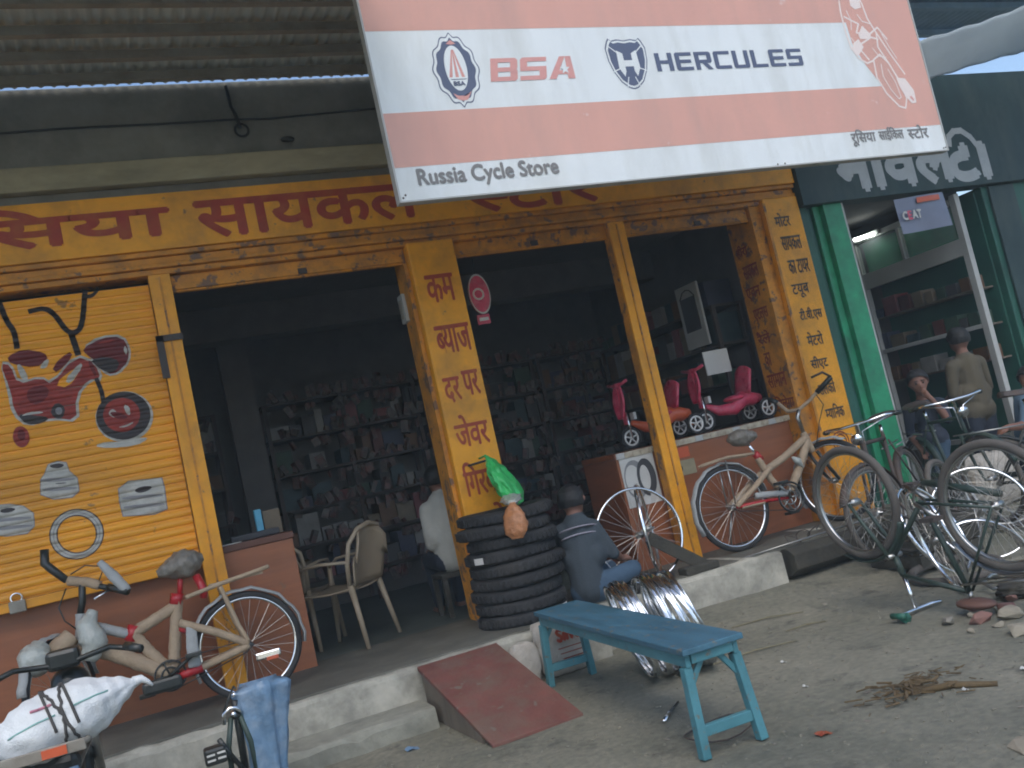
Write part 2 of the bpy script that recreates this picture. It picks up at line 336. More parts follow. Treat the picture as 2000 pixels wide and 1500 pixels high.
# ------------------------------------------------------------------ the cycle shop building
Y0 = 6.25
shop = thing('shop_building', 'yellow painted cycle shop front with roller shutters and lettered pillars', 'shop', (2.2, 6.4, 0))
def part(name, mb, mat, parent=None, smooth=False, bevel=0): return mb.build(name, mat, parent or shop, smooth, bevel)
b = MB(); b.box(-3, 5.7, Y0, 6.5, 3.81, 4.35); part('upper_wall', b, m_wallg)
b = MB(); b.box(-3, 5.7, Y0-.07, 6.5, 3.65, 3.81); part('ledge', b, m_ledge, bevel=.01)
b = MB(); b.box(-3, 5.69, Y0+.01, 6.5, 3.58, 3.648); part('cement_band', b, m_band)
fas = MB(); fas.box(-3, 5.70, Y0-.05, 6.45, 3.2, 3.578); fascia = part('fascia', fas, m_yel, bevel=.004)
z = 3.2
for i, (h, d) in enumerate(((.035,.02),(.045,.05),(.03,.03),(.04,.06))):
    b = MB(); b.box(-3, 5.70, Y0-.05+d, 6.45, z-h, z-.002); part('moulding', b, m_yeld, bevel=.006); z -= h
LZ = z  # 3.05
# rolled-up shutter bottom bars in the three open bays, hung between the posts
for a, c in ((.46,2.09),(2.45,3.79),(3.94,5.2)):
    b = MB(); b.box(a+.002, c-.002, Y0+.06, Y0+.10, 2.93, LZ-.002); sb = part('shutter_bottom_bar', b, m_yeld, bevel=.006)
    b = MB(); b.box(a+.02, c-.02, Y0+.042, Y0+.058, 2.945, 2.985); part('angle_strip', b, m_yeld, sb)
    for k in range(1):
        x = a+(c-a)*(.55+.3*k)+rnd.uniform(-.08,.08); b = MB(); b.box(x-.03, x+.03, Y0+.03, Y0+.041, 2.945, 2.985); part('lock_plate', b, m_rust, sb)
# posts
def post(x0, x1, top, name='post'):
    b = MB(); w = .012
    b.box(x0, x1, Y0, Y0+.02, PZ, top); p = part(name, b, m_yel, bevel=.004)
    b = MB(); b.box((x0+x1)/2-.006, (x0+x1)/2+.006, Y0-.008, Y0-.001, PZ+.02, top-.02); part('seam', b, m_yeld, p)
    b = MB(); b.box(x0, x0+w, Y0+.021, Y0+.11, PZ, top); b.box(x1-w, x1, Y0+.021, Y0+.11, PZ, top); part('flange', b, m_yeld, p)
    return p
p1 = post(.325, .46, 3.048); post(3.79, 3.935, 3.048)
b = MB(); b.box(.30,.345,Y0-.02,Y0-.004,2.36,2.64); b.box(.30,.47,Y0-.02,Y0-.004,2.60,2.64); part('latch_bracket', b, m_rust, p1)
# lettered pillars
b = MB(); b.box(2.09, 2.45, Y0-.03, 6.62, PZ, 3.06); pil = part('pillar', b, m_yel, bevel=.012)
b = MB(); b.box(2.06, 2.088, Y0+.04, 6.5, PZ, 2.93); part('shutter_guide', b, m_yeld)
b = MB(); b.box(5.32, 5.70, Y0-.03, 6.62, PZ, 3.09); pil2 = part('pillar', b, m_yel, bevel=.012)
b = MB(); b.box(5.2, 5.318, Y0+.02, 6.62, PZ, 3.05); pil3 = part('jamb', b, m_yeld, bevel=.006)
b = MB(); b.box(5.31, 5.335, Y0-.036, Y0-.031, PZ, 3.05); part('stile', b, m_yeld, pil2)
# back, sides, ceiling of the room
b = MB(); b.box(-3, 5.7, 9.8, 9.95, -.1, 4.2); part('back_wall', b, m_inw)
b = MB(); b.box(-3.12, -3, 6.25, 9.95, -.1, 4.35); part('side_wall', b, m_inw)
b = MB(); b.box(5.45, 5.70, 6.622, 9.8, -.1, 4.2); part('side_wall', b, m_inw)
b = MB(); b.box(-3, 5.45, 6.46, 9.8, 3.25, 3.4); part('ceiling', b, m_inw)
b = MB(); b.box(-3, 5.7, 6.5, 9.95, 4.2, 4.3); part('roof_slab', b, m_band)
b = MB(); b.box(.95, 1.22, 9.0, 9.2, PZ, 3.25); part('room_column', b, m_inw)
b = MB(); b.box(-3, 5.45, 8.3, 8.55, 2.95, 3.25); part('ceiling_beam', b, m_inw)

# closed roller shutter in the left bay, slat by slat
SP, S0, S1 = .055, 1.19, 3.04
YS = Y0+.075
def yprof(zz):
    t = ((zz-S0)/SP) % 1.0
    return YS-.013*math.sin(PI*min(1, max(0, (t-.12)/.76)))**.6 if .12 < t < .88 else YS
sh = MB(); sh.box(-1.75, .318, YS-.016, YS+.014, 1.13, 1.187); shut = part('shutter', sh, m_shut, bevel=.006)
sm = MB(); X0s, X1s = -1.75, .32
pr = [(0,YS),(.12,YS),(.22,YS-.0095),(.5,YS-.013),(.78,YS-.0095),(.88,YS),(1,YS),(1,YS+.006),(0,YS+.006)]
for x in (X0s, X1s): sm.v += [Vector((x, y, t*SP)) for t, y in pr]
n = len(pr); sm.f = [(i, (i+1)%n, (i+1)%n+n, i+n) for i in range(n)]+[tuple(range(n)), tuple(range(2*n-1,n-1,-1))]
ns = int((S1-S0)/SP); slatme = None
o0 = ORG[shop.name]
sm.v = [p-o0 for p in sm.v]; slatme = sm.mesh('slat'); slatme.materials.append(m_shut)
for i in range(ns):
    o = bpy.data.objects.new('slat', slatme); COL.objects.link(o); o.parent = shut; o.location = (0, rnd.uniform(-.001,.001), S0+i*SP)
b = MB(); b.ring((-.73, YS-.03, 1.205), (1,0,0), (0,0,1), .03, .006, 16, 6); pad = MB(); pad.box(-.775,-.685, YS-.05, YS-.02, 1.12, 1.19)
lk = thing('padlock', 'small old padlock hanging at the foot of the yellow shutter', 'padlock', (-.73, YS-.04, 1.12))
b.build('shackle', m_chr, lk, True); pad.build('lock_body', m_steel, lk, bevel=.008)

# artwork painted on the shutter: thin paint films that follow the slats
def chaikin(p, closed, it=2):
    for _ in range(it):
        n = len(p); q = [] if closed else [p[0]]
        for i in range(n if closed else n-1):
            a, b_ = p[i], p[(i+1)%n]; q += [(.75*a[0]+.25*b_[0], .75*a[1]+.25*b_[1]), (.25*a[0]+.75*b_[0], .25*a[1]+.75*b_[1])]
        p = q if closed else q+[p[-1]]
    return p
def decal(name, pts, mat, lift, parent, closed=True, w=.02, smooth=True):
    if smooth and len(pts) < 20: pts = chaikin(list(pts), closed, 1 if closed else 3)
    bm = bmesh.new()
    if closed:
        vs = [bm.verts.new((x, 0, zz)) for x, zz in pts]; bm.faces.new(vs)
    else:
        for (x0, z0), (x1, z1) in zip(pts[:-1], pts[1:]):
            d = Vector((x1-x0, z1-z0)); L = d.length or 1; nn = Vector((-d.y, d.x))/L*w/2; e = d/L*w*.35
            q = [(x0-e.x+nn.x, z0-e.y+nn.y), (x0-e.x-nn.x, z0-e.y-nn.y), (x1+e.x-nn.x, z1+e.y-nn.y), (x1+e.x+nn.x, z1+e.y+nn.y)]
            bm.faces.new([bm.verts.new((a, 0, c)) for a, c in q])
    zs = [v.co.z for v in bm.verts]; k0 = int((min(zs)-S0)/SP)-1; k1 = int((max(zs)-S0)/SP)+2
    for k in range(k0, k1):
        for t in (.12,.22,.36,.5,.64,.78,.88):
            bmesh.ops.bisect_plane(bm, geom=bm.verts[:]+bm.edges[:]+bm.faces[:], plane_co=(0,0,S0+(k+t)*SP), plane_no=(0,0,1))
    bmesh.ops.triangulate(bm, faces=bm.faces)
    for v in bm.verts: v.co.y = yprof(v.co.z)-lift
    bmesh.ops.translate(bm, verts=bm.verts, vec=-o0)
    me = bpy.data.meshes.new(name); bm.to_mesh(me); bm.free()
    return link(name, me, mat, parent)
def ellp(cx, cz, a, b_, n=32, tilt=0):
    return [(cx+a*math.cos(2*PI*i/n)*math.cos(tilt)-b_*math.sin(2*PI*i/n)*math.sin(tilt), cz+a*math.cos(2*PI*i/n)*math.sin(tilt)+b_*math.sin(2*PI*i/n)*math.cos(tilt)) for i in range(n)]
dl = .003
def D(pts, mat, lv, **k): return decal('painted_shape', pts, mat, dl+.0007*lv, shut, **k)
D(ellp(.035,2.17,.170,.163), m_paint_w, 0); D(ellp(.03,2.178,.160,.154), m_paint_d, 1); D(ellp(.02,2.185,.108,.11), m_paint_r, 2)
D([(-.06,2.20),(-.03,2.24),(.0,2.20),(-.02,2.17)], m_paint_w, 3); D([(.04,2.25),(.075,2.23),(.07,2.17),(.045,2.19)], m_paint_w, 3)
D([(-.05,2.215),(.01,2.205),(.06,2.165),(.02,2.15),(-.03,2.18)], m_paint_m, 4); D([(-.02,2.11),(.03,2.115),(.08,2.13),(.075,2.118),(.03,2.10)], m_paint_w, 3)
for _p in ([(-0.604,2.64),(-0.54,2.62),(-0.52,2.49),(-0.395,2.515),(-0.343,2.46),(-0.184,2.62),(-0.065,2.55),(-0.045,2.42),(-0.125,2.43),(-0.21,2.34),(-0.225,2.18),(-0.385,2.23),(-0.518,2.205),(-0.59,2.30),(-0.59,2.45)], [(-0.14,2.655),(-0.022,2.71),(0.116,2.70),(0.148,2.60),(0.125,2.51),(0.05,2.445),(-0.025,2.445),(-0.08,2.54)]): D(_p, m_paint_w, 0)
D([(-0.604,2.625),(-0.548,2.605),(-0.529,2.476),(-0.395,2.499),(-0.343,2.444),(-0.184,2.603),(-0.079,2.539),(-0.06,2.43),(-0.137,2.443),(-0.226,2.343),(-0.24,2.195),(-0.385,2.245),(-0.518,2.225),(-0.573,2.314),(-0.572,2.45)], m_paint_r, 1)
D([(-.50,2.42),(-.42,2.46),(-.36,2.43),(-.38,2.36),(-.47,2.33)], m_paint_m, 2); D([(-.33,2.55),(-.22,2.64),(-.19,2.61),(-.30,2.51)], m_paint_m, 2); D([(-.27,2.46),(-.16,2.56),(-.15,2.53),(-.24,2.43)], m_paint_w, 3); D([(-.545,2.28),(-.50,2.30),(-.42,2.29),(-.42,2.275),(-.50,2.28)], m_paint_w, 3); D([(-.12,2.57),(-.09,2.55),(-.08,2.46),(-.10,2.46)], m_paint_m, 2); D([(-.06,2.66),(.02,2.68),(.08,2.67),(.02,2.66)], m_paint_r, 3); D(ellp(-.33,2.275,.02,.025,14), m_paint_g, 3)
D([(-0.559,2.663),(-0.465,2.694),(-0.35,2.653),(-0.338,2.604),(-0.415,2.565),(-0.548,2.61)], m_paint_m, 2)
D([(-0.35,2.61),(-0.33,2.60),(-0.36,2.55),(-0.40,2.56)], m_paint_w, 2); D([(-0.52,2.60),(-0.49,2.60),(-0.46,2.50),(-0.50,2.49)], m_paint_w, 2)
D([(-0.136,2.642),(-0.022,2.695),(0.106,2.687),(0.134,2.599),(0.115,2.519),(0.045,2.459),(-0.019,2.458),(-0.067,2.549),(-0.121,2.604)], m_paint_m, 2)
D([(-0.106,2.567),(0.001,2.573),(0.068,2.527),(0.036,2.467),(-0.018,2.464),(-0.068,2.513)], m_paint_d, 3); D([(.10,2.60),(.115,2.63),(.125,2.59),(.11,2.56)], m_paint_w, 3)
D([(-0.333,2.442),(-0.195,2.535),(-0.168,2.507),(-0.257,2.406)], m_shut, 2)
D([(-0.378,2.29),(-0.33,2.333),(-0.287,2.285),(-0.318,2.222),(-0.366,2.236)], m_paint_d, 2); D([(-0.565,2.302),(-0.471,2.273),(-0.385,2.245),(-0.43,2.214),(-0.519,2.22)], m_paint_d, 2)
for pts, w in (([(-0.389,2.925),(-0.306,2.937),(-0.253,2.882),(-0.209,2.77),(-0.161,2.745),(-0.111,2.791),(-0.06,3.009)],.032),([(0.016,3.017),(-0.018,2.974),(-0.06,2.973)],.022),([(-0.182,2.743),(-0.166,2.617)],.036),([(-0.548,2.994),(-0.527,2.876),(-0.496,2.814),(-0.497,2.71)],.032),([(-0.086,2.435),(-0.069,2.35),(-0.072,2.268)],.026)):
    D(pts, m_paint_d, 4, closed=False, w=w)
D([(-0.175,2.022),(-0.09,2.034),(0.012,2.008),(0.121,2.022),(0.151,2.004),(0.07,1.973),(-0.097,1.989)], m_paint_w, 0)
D(ellp(-.559,2.154,.045,.066,20), m_paint_r, 1); D(ellp(-.556,2.165,.022,.035,16), m_paint_m, 2)
for pts, dk in (([(-0.441,1.956),(-0.389,1.965),(-0.341,1.947),(-0.335,1.895),(-0.297,1.842),(-0.3,1.763),(-0.345,1.734),(-0.444,1.744),(-0.507,1.786),(-0.494,1.872),(-0.463,1.911)], [(-0.437,1.95),(-0.39,1.957),(-0.348,1.937),(-0.376,1.921),(-0.425,1.931)]),
                ([(-0.073,1.725),(-0.01,1.758),(0.18,1.74),(0.186,1.681),(0.178,1.543),(0.1,1.526),(-0.076,1.554),(-0.081,1.647)], [(0.006,1.697),(0.057,1.714),(0.125,1.7),(0.094,1.678),(0.039,1.672)]),
                ([(-0.794,1.754),(-0.735,1.768),(-0.678,1.76),(-0.614,1.735),(-0.568,1.681),(-0.575,1.605),(-0.62,1.571),(-0.725,1.58),(-0.815,1.612)], [(-0.739,1.741),(-0.69,1.747),(-0.649,1.726),(-0.685,1.713),(-0.732,1.72)])):
    cx = sum(p[0] for p in pts)/len(pts); cz = sum(p[1] for p in pts)/len(pts)
    D([(cx+(x-cx)*1.05, cz+(zz-cz)*1.05) for x, zz in pts], m_paint_g, 0, smooth=False); D(pts, m_paint_w, 1, smooth=False); D(dk, m_paint_d, 2)
    x0 = min(p[0] for p in pts); x1 = max(p[0] for p in pts); z0 = min(p[1] for p in pts); z1 = max(p[1] for p in pts)
    for k in (.3,.55): D([(x0+.05*(x1-x0), z0+k*(z1-z0)+.02), (x1-.05*(x1-x0), z0+k*(z1-z0)-.012), (x1-.06*(x1-x0), z0+k*(z1-z0)-.03), (x0+.06*(x1-x0), z0+k*(z1-z0)-.004)], m_paint_g, 2)
D([(-.42,1.835),(-.36,1.828),(-.36,1.822),(-.42,1.829)], m_paint_d, 3)
def ringp(a, b_, c, d, tilt, mat, lv):
    o = ellp(-.353,1.503,a,b_,36,tilt); i = ellp(-.353,1.503,c,d,36,tilt)
    for k in range(36): D([o[k], o[(k+1)%36], i[(k+1)%36], i[k]], mat, lv) if mat else None
def ring_strip(a, b_, c, d, tilt, mat, lv):
    o = ellp(-.353,1.503,a,b_,40,tilt); i = ellp(-.353,1.503,c,d,40,tilt)
    pts = o+[o[0]]+[i[0]]+i[:0:-1]+[i[0]]
    bm = bmesh.new(); O = [bm.verts.new((x,0,zz)) for x, zz in o]; I = [bm.verts.new((x,0,zz)) for x, zz in i]
    for k in range(40): bm.faces.new([O[k], O[(k+1)%40], I[(k+1)%40], I[k]])
    for k in range(int((1.25-S0)/SP)-1, int((1.75-S0)/SP)+2):
        for t in (.12,.22,.36,.5,.64,.78,.88): bmesh.ops.bisect_plane(bm, geom=bm.verts[:]+bm.edges[:]+bm.faces[:], plane_co=(0,0,S0+(k+t)*SP), plane_no=(0,0,1))
    for v in bm.verts: v.co.y = yprof(v.co.z)-dl-.0007*lv
    bmesh.ops.triangulate(bm, faces=bm.faces); bmesh.ops.translate(bm, verts=bm.verts, vec=-o0)
    me = bpy.data.meshes.new('painted_shape'); bm.to_mesh(me); bm.free(); link('painted_shape', me, mat, shut)
ring_strip(.152,.155,.105,.112,.3, m_paint_d, 0); ring_strip(.145,.148,.112,.119,.3, m_paint_w, 1); ring_strip(.131,.134,.126,.129,.3, m_paint_g, 2)

# ------------------------------------------------------------------ lettering
GC = {}
def glyphs(s):
    if s in GC: return GC[s]
    c = bpy.data.curves.new('t', 'FONT'); c.body = s; c.size = 1; c.resolution_u = 4
    o = bpy.data.objects.new('t', c); COL.objects.link(o)
    me = bpy.data.meshes.new_from_object(o.evaluated_get(bpy.context.evaluated_depsgraph_get()))
    r = ([v.co.copy() for v in me.vertices], [tuple(p.vertices) for p in me.polygons])
    bpy.data.objects.remove(o); bpy.data.curves.remove(c); bpy.data.meshes.remove(me); GC[s] = r; return r
def half(s, frac, cut=None):
    vs, fs = glyphs(s); x0 = min(v.x for v in vs); x1 = max(v.x for v in vs)
    bm = bmesh.new(); V = [bm.verts.new(v) for v in vs]
    for f_ in fs:
        try: bm.faces.new([V[i] for i in f_])
        except ValueError: pass
    bmesh.ops.bisect_plane(bm, geom=bm.verts[:]+bm.edges[:]+bm.faces[:], plane_co=(x0+(x1-x0)*frac,0,0), plane_no=(1,0,0), clear_outer=True)
    if cut: bmesh.ops.bisect_plane(bm, geom=bm.verts[:]+bm.edges[:]+bm.faces[:], plane_co=(0,cut,0), plane_no=(0,1,0), clear_outer=True)
    bm.verts.index_update(); r = ([v.co.copy() for v in bm.verts], [tuple(v.index for v in f_.verts) for f_ in bm.faces]); bm.free(); return r
def run(tokens):
    if isinstance(tokens, str): tokens = [tokens]
    vs = []; fs = []; x = 0
    for t in tokens:
        gv, gf = half(*t) if isinstance(t, tuple) else glyphs(t)
        a = min(v.x for v in gv); b_ = max(v.x for v in gv); n0 = len(vs)
        vs += [Vector((v.x-a+x, v.y, 0)) for v in gv]; fs += [tuple(i+n0 for i in q) for q in gf]; x += b_-a-(.01 if isinstance(t, tuple) else 0)
    return vs, fs
def text(tokens, parent, mat, org, width, height, ux=(1,0,0), uz=(0,0,1), bold=0, copies=5, name='lettering', shear=0, zr=None):
    # lettering fitted into width x height, its lower left corner at org
    vs, fs = run(tokens); xa = min(v.x for v in vs); xb = max(v.x for v in vs); ya = min(v.y for v in vs); yb = max(v.y for v in vs)
    if zr: ya, yb = zr
    ux = Vector(ux); uz = Vector(uz); nn = ux.cross(uz); org = Vector(org); sx = width/(xb-xa); sz = height/(yb-ya); m = MB()
    offs = [(0,0)] if not bold else [(0,0),(bold,0),(-bold,0),(0,bold),(0,-bold)][:copies]
    for k, (dx, dz) in enumerate(offs):
        m.add([org+ux*((v.x-xa)*sx+dx+shear*(v.y-ya)*sz)+uz*((v.y-ya)*sz+dz)+nn*(.0012+.0004*k) for v in vs], fs)
    if parent.name in ORG: m.v = [p-ORG[parent.name] for p in m.v]
    me = bpy.data.meshes.new(name); me.from_pydata([tuple(p) for p in m.v], [], m.f); me.update()
    return link(name, me, mat, parent)
I = '\u093f'
YF = Y0-.051
text(['रू'+I+'सया'], fascia, m_redp, (-1.02, YF, 3.225), 1.54, .32, bold=.011)
text(['सायकल'], fascia, m_redp, (.69, YF, 3.245), 1.55, .245, bold=.011)
text([('स',.72), 'टोर'], fascia, m_redp, (2.62, YF, 3.225), 1.12, .32, bold=.011)
YP = Y0-.031
for tk, xo, zz, w, h in ((['कम'],2.17,2.60,.21,.20),([('ब',.70),'याज'],2.16,2.22,.26,.20),(['दर'],2.14,1.86,.12,.18),(['पर'],2.29,1.89,.12,.18),(['जेवर'],2.15,1.53,.25,.23),([I+'गरवी'],2.14,1.18,.27,.24),(['रखे'],2.16,.90,.24,.20)):
    text(tk, pil, m_redp, (xo, YP, zz), w, h, bold=.004)
for i, (tk, w) in enumerate(((['मोटर'],.16),(['सायकल'],.21),(['का टायर'],.22),(['ट','यूब'],.18),(['टी.वी.एस'],.24),(['मेटरो'],.17),(['सीएट'],.18),(['रालको'],.18),([('म',.7),'या'+I+'नक'],.20))):
    text(tk, pil2, m_blkp, (5.40+.012*(i%3), YP, 2.83-.213*i), w, .12, bold=.0028)
for i, (tk, w) in enumerate(((['हीरो'],.15),(['सायकल'],.20),(['एवन'],.19),(['एटलस'],.19),(['र'+'ैले'],.17),(['का'],.08),(['सामान'],.24),([I+'मलेगा'],.24))):
    text(tk, pil3, m_redd, (5.2, 6.57-.03*(i%2), 2.66-.195*i), w, .115, ux=(0,-1,0), bold=.003)
# drawn tyre at the foot of the lettered right pillar
m = MB(); m.ring((5.51, YP-.001, .92), (1,0,0), (0,0,1), .085, .006, 28, 4); m.ring((5.51, YP-.001, .92), (1,0,0), (0,0,1), .06, .005, 28, 4); m.build('painted_tyre', m_redd, pil2)

# ------------------------------------------------------------------ awning of corrugated tin
aw = thing('awning', 'dark corrugated tin awning on steel purlins above the yellow shop', 'awning', (1.5, 5.4, 4.3))
def az(y): return 4.306-.04*(6.05-y)
m = MB(); nxx = 300
m.grid(lambda u, v: (-3+8.75*u, 4.68+1.545*v, az(4.68+1.545*v)+.044+.011*math.sin(2*PI*(-3+8.75*u)/.076)), nxx*4, 3)
sheet = m.build('corrugated_sheet', m_tin, aw, True)
m = MB(); m.grid(lambda u, v: (-3+4.5*u, 3.2+1.52*v, az(3.2+1.52*v)+.045+.011*math.sin(2*PI*(-3+4.5*u)/.076)), 600, 3); m.build('corrugated_sheet', m_tin, aw, True)  # unseen forward sheet, added to shade the left of the shop front
for y in (3.9, 3.26):  # purlins under the added forward sheet
    m = MB(); m.bar((-3, y, az(y)+.01), (1.5, y, az(y)+.01), .05, .055); m.build('purlin', m_steel, aw)
for y in (5.99, 5.68, 5.36, 5.02, 4.74):
    m = MB(); m.bar((-3, y, az(y)-.022), (5.75, y, az(y)-.022), .05, .055); m.build('purlin', m_steel, aw)
for x in (-2.2, 2.2, 4.4):
    m = MB(); m.bar((x, 6.24, 4.16), (x, 4.74, az(4.74)-.075), .04, .04); m.build('rafter', m_steel, aw)
def cable(name, pts, r, mat, label, cat='cable', group=None):
    return one(name, MB().tube(pts, r, 6), mat, label, cat, group, True)
cable('cable', [(-2.5,6.235,4.03),(-1,6.23,4.045),(0,6.232,4.07),(.6,6.23,4.065),(1.0,6.232,4.07),(1.3,6.23,4.06),(2.2,6.232,4.10),(4,6.235,4.14)], .008, m_blk, 'dark electric cable sagging along the grey wall above the ledge')
cable('cable', [(1.05,6.20,4.30),(1.06,6.225,4.16),(1.08,6.222,4.10),(1.09,6.22,4.03),(1.10,6.23,4.0)], .012, m_blk, 'short vertical cable dropping from the awning to the wall')
one('insulator', MB().ell((1.4,6.225,3.90), (.05,.02,.022)), m_blk, 'small dark insulator fixed on the wall above the ledge', 'insulator')
m = MB(); m.ring((1.1,6.22,3.985), (1,0,0), (0,0,1), .045, .009, 14, 6); one('cable_coil', m, m_blk, 'knot of coiled cable on the grey wall', 'cable')

# ------------------------------------------------------------------ the big shop sign
YG = 4.6
sg = thing('shop_sign', 'large faded orange and white cycle brand sign over the shop', 'sign', (3.6, YG, 2.84))
m = MB(); m.box(1.572, 5.652, YG, YG+.05, 2.845, 4.17); panel = m.build('panel', m_shw, sg)
m = MB()
for (x0,x1,z0,z1) in ((1.56,5.664,2.835,2.843),(1.56,5.664,4.172,4.182)): m.box(x0,x1,YG-.004,YG+.06,z0,z1)
for x in (1.56,5.654): m.box(x,x+.01,YG-.004,YG+.06,2.8435,4.1715)
m.build('edge_frame', m_alu, sg)
def flat(name, pts, mat, lift, parent, Y=YG):
    m = MB(); m.add([(x, Y-lift, zz) for x, zz in pts], [tuple(range(len(pts)))])
    m.v = [p-ORG[parent.name] for p in m.v]; me = bpy.data.meshes.new(name); me.from_pydata([tuple(p) for p in m.v], [], m.f)
    return link(name, me, mat, parent)
def fan(name, pts, c, mat, lift, parent, Y=YG):     # star-shaped outline filled from its centre
    m = MB(); n = len(pts); m.v = [Vector((x, Y-lift, zz)) for x, zz in pts]+[Vector((c[0], Y-lift, c[1]))]
    m.f = [(i, (i+1)%n, n) for i in range(n)]; m.v = [p-ORG[parent.name] for p in m.v]
    me = bpy.data.meshes.new(name); me.from_pydata([tuple(p) for p in m.v], [], m.f); return link(name, me, mat, parent)
def strokes(name, lines, w, mat, lift, parent, Y=YG):
    m = MB(); k = 0
    for pts in lines:
        for (x0, z0), (x1, z1) in zip(pts[:-1], pts[1:]):
            d = Vector((x1-x0, z1-z0)); L = d.length or 1; nn = Vector((-d.y, d.x))/L*w/2; e = d/L*w*.3; k += 1; y = Y-lift-.00012*(k%7)
            m.add([(x0-e.x+nn.x,y,z0-e.y+nn.y),(x0-e.x-nn.x,y,z0-e.y-nn.y),(x1+e.x-nn.x,y,z1+e.y-nn.y),(x1+e.x+nn.x,y,z1+e.y+nn.y)], [(0,1,2,3)])
    m.v = [p-ORG[parent.name] for p in m.v]; me = bpy.data.meshes.new(name); me.from_pydata([tuple(p) for p in m.v], [], m.f); return link(name, me, mat, parent)
flat('orange_stripe', [(1.573,3.03),(5.651,3.03),(5.651,3.34),(1.573,3.34)], m_sho, .001, panel)
flat('orange_stripe', [(1.573,3.815),(5.651,3.815),(5.651,4.169),(1.573,4.169)], m_sho, .001, panel)
flat('orange_stripe', [(5.20,3.3401),(5.651,3.3401),(5.651,3.8149),(5.02,3.8149),(5.03,3.65),(5.10,3.50)], m_sho, .001, panel)
# rider drawn in pale lines
C = dict(rw=[(5.009,3.976),(4.997,3.897),(4.994,3.738),(5.008,3.633),(5.047,3.553),(5.116,3.511),(5.18,3.529)], arm=[(5.016,3.857),(5.129,3.802),(5.091,3.737),(5.202,3.721),(5.295,3.773),(5.358,3.684)],
 back=[(5.211,3.948),(5.225,3.841),(5.273,3.733),(5.313,3.652),(5.353,3.57),(5.438,3.42)], fw=[(5.182,3.535),(5.171,3.404),(5.222,3.283),(5.307,3.186),(5.361,3.17),(5.394,3.241),(5.37,3.369),(5.314,3.505),(5.253,3.573),(5.182,3.535)],
 tube=[(5.004,3.62),(5.114,3.657),(5.212,3.701),(5.274,3.686)], tube2=[(5.273,3.733),(5.254,3.626),(5.314,3.505),(5.362,3.396)], leg=[(5.073,3.631),(5.141,3.537)], up=[(5.009,3.976),(5.03,4.06),(5.09,4.10),(5.17,4.08),(5.211,3.948)])
for _l in C.values(): strokes('rider_outline', [_l], .013, m_shwl, .0018, panel)
for _l in ([(5.24,3.50),(5.23,3.41),(5.27,3.31),(5.32,3.24),(5.345,3.25),(5.33,3.36),(5.29,3.46)],[(5.05,3.90),(5.07,3.83),(5.05,3.76)],[(5.14,3.87),(5.17,3.82),(5.24,3.80)],[(5.03,3.70),(5.08,3.62)],[(5.2,3.62),(5.24,3.56),(5.30,3.55)],[(5.32,3.72),(5.36,3.62),(5.40,3.54)]): strokes('rider_outline', [_l], .008, m_shwl, .0027, panel)
for pts in ([(5.103,3.723),(5.158,3.788),(5.218,3.721),(5.199,3.688),(5.109,3.69)],[(5.104,4.0),(5.195,4.0),(5.194,3.922),(5.131,3.909),(5.099,3.936)],[(5.345,3.397),(5.427,3.387),(5.482,3.297),(5.476,3.204),(5.431,3.2),(5.384,3.262),(5.356,3.33)],[(5.033,3.659),(5.092,3.69),(5.122,3.63),(5.051,3.566),(5.02,3.593)]):
    flat('rider_patch', pts, m_shwl, .003, panel)
flat('rider_patch', [(5.44,3.26),(5.46,3.23),(5.45,3.215),(5.425,3.245)], m_shr, .0035, panel)
# oval badge with scalloped ring
bx, bz = 2.055, 3.575
def wav(a, b_, n=96, am=.045, k=12):
    def cs(t): return math.copysign(abs(math.cos(t))**1.3, math.cos(t))
    return [(bx+a*(1+am*math.cos(k*2*PI*i/n))*cs(2*PI*i/n), bz+b_*(1+am*math.cos(k*2*PI*i/n))*math.sin(2*PI*i/n)) for i in range(n)]
fan('badge_outline', wav(.138,.215), (bx,bz), m_shn, .0010, panel); fan('badge_border', wav(.131,.207), (bx,bz), m_shw, .0016, panel)
fan('badge_ring', wav(.115,.185), (bx,bz), m_shn, .0022, panel)
fan('badge_centre', ellp(bx,bz+.01,.066,.135,40), (bx,bz), m_shw, .0028, panel)
for s in (-1,0,1):
    x = bx-.005+.022*s; flat('badge_stripe', [(bx-.003+.004*s,bz+.12),(bx+.003+.004*s,bz+.12),(x+.016*s+.011,bz-.045),(x+.016*s-.009,bz-.045)], m_shr, .0034, panel)
flat('badge_base', [(bx-.05,bz-.055),(bx+.055,bz-.055),(bx+.045,bz-.06),(bx-.04,bz-.06)], m_shn, .0034, panel)
text(['BSA'], panel, m_shn, (bx-.034, YG-.003, bz-.095), .068, .024, bold=.002)
fan('badge_red', [(bx-.05,bz-.14),(bx-.02,bz-.155),(bx+.03,bz-.155),(bx+.065,bz-.13),(bx+.03,bz-.18),(bx,bz-.185),(bx-.03,bz-.175)], (bx,bz-.165), m_shr, .0034, panel)
fan('badge_red', [(bx-.03,bz+.155),(bx,bz+.178),(bx+.03,bz+.155),(bx,bz+.15)], (bx,bz+.16), m_shr, .0034, panel)
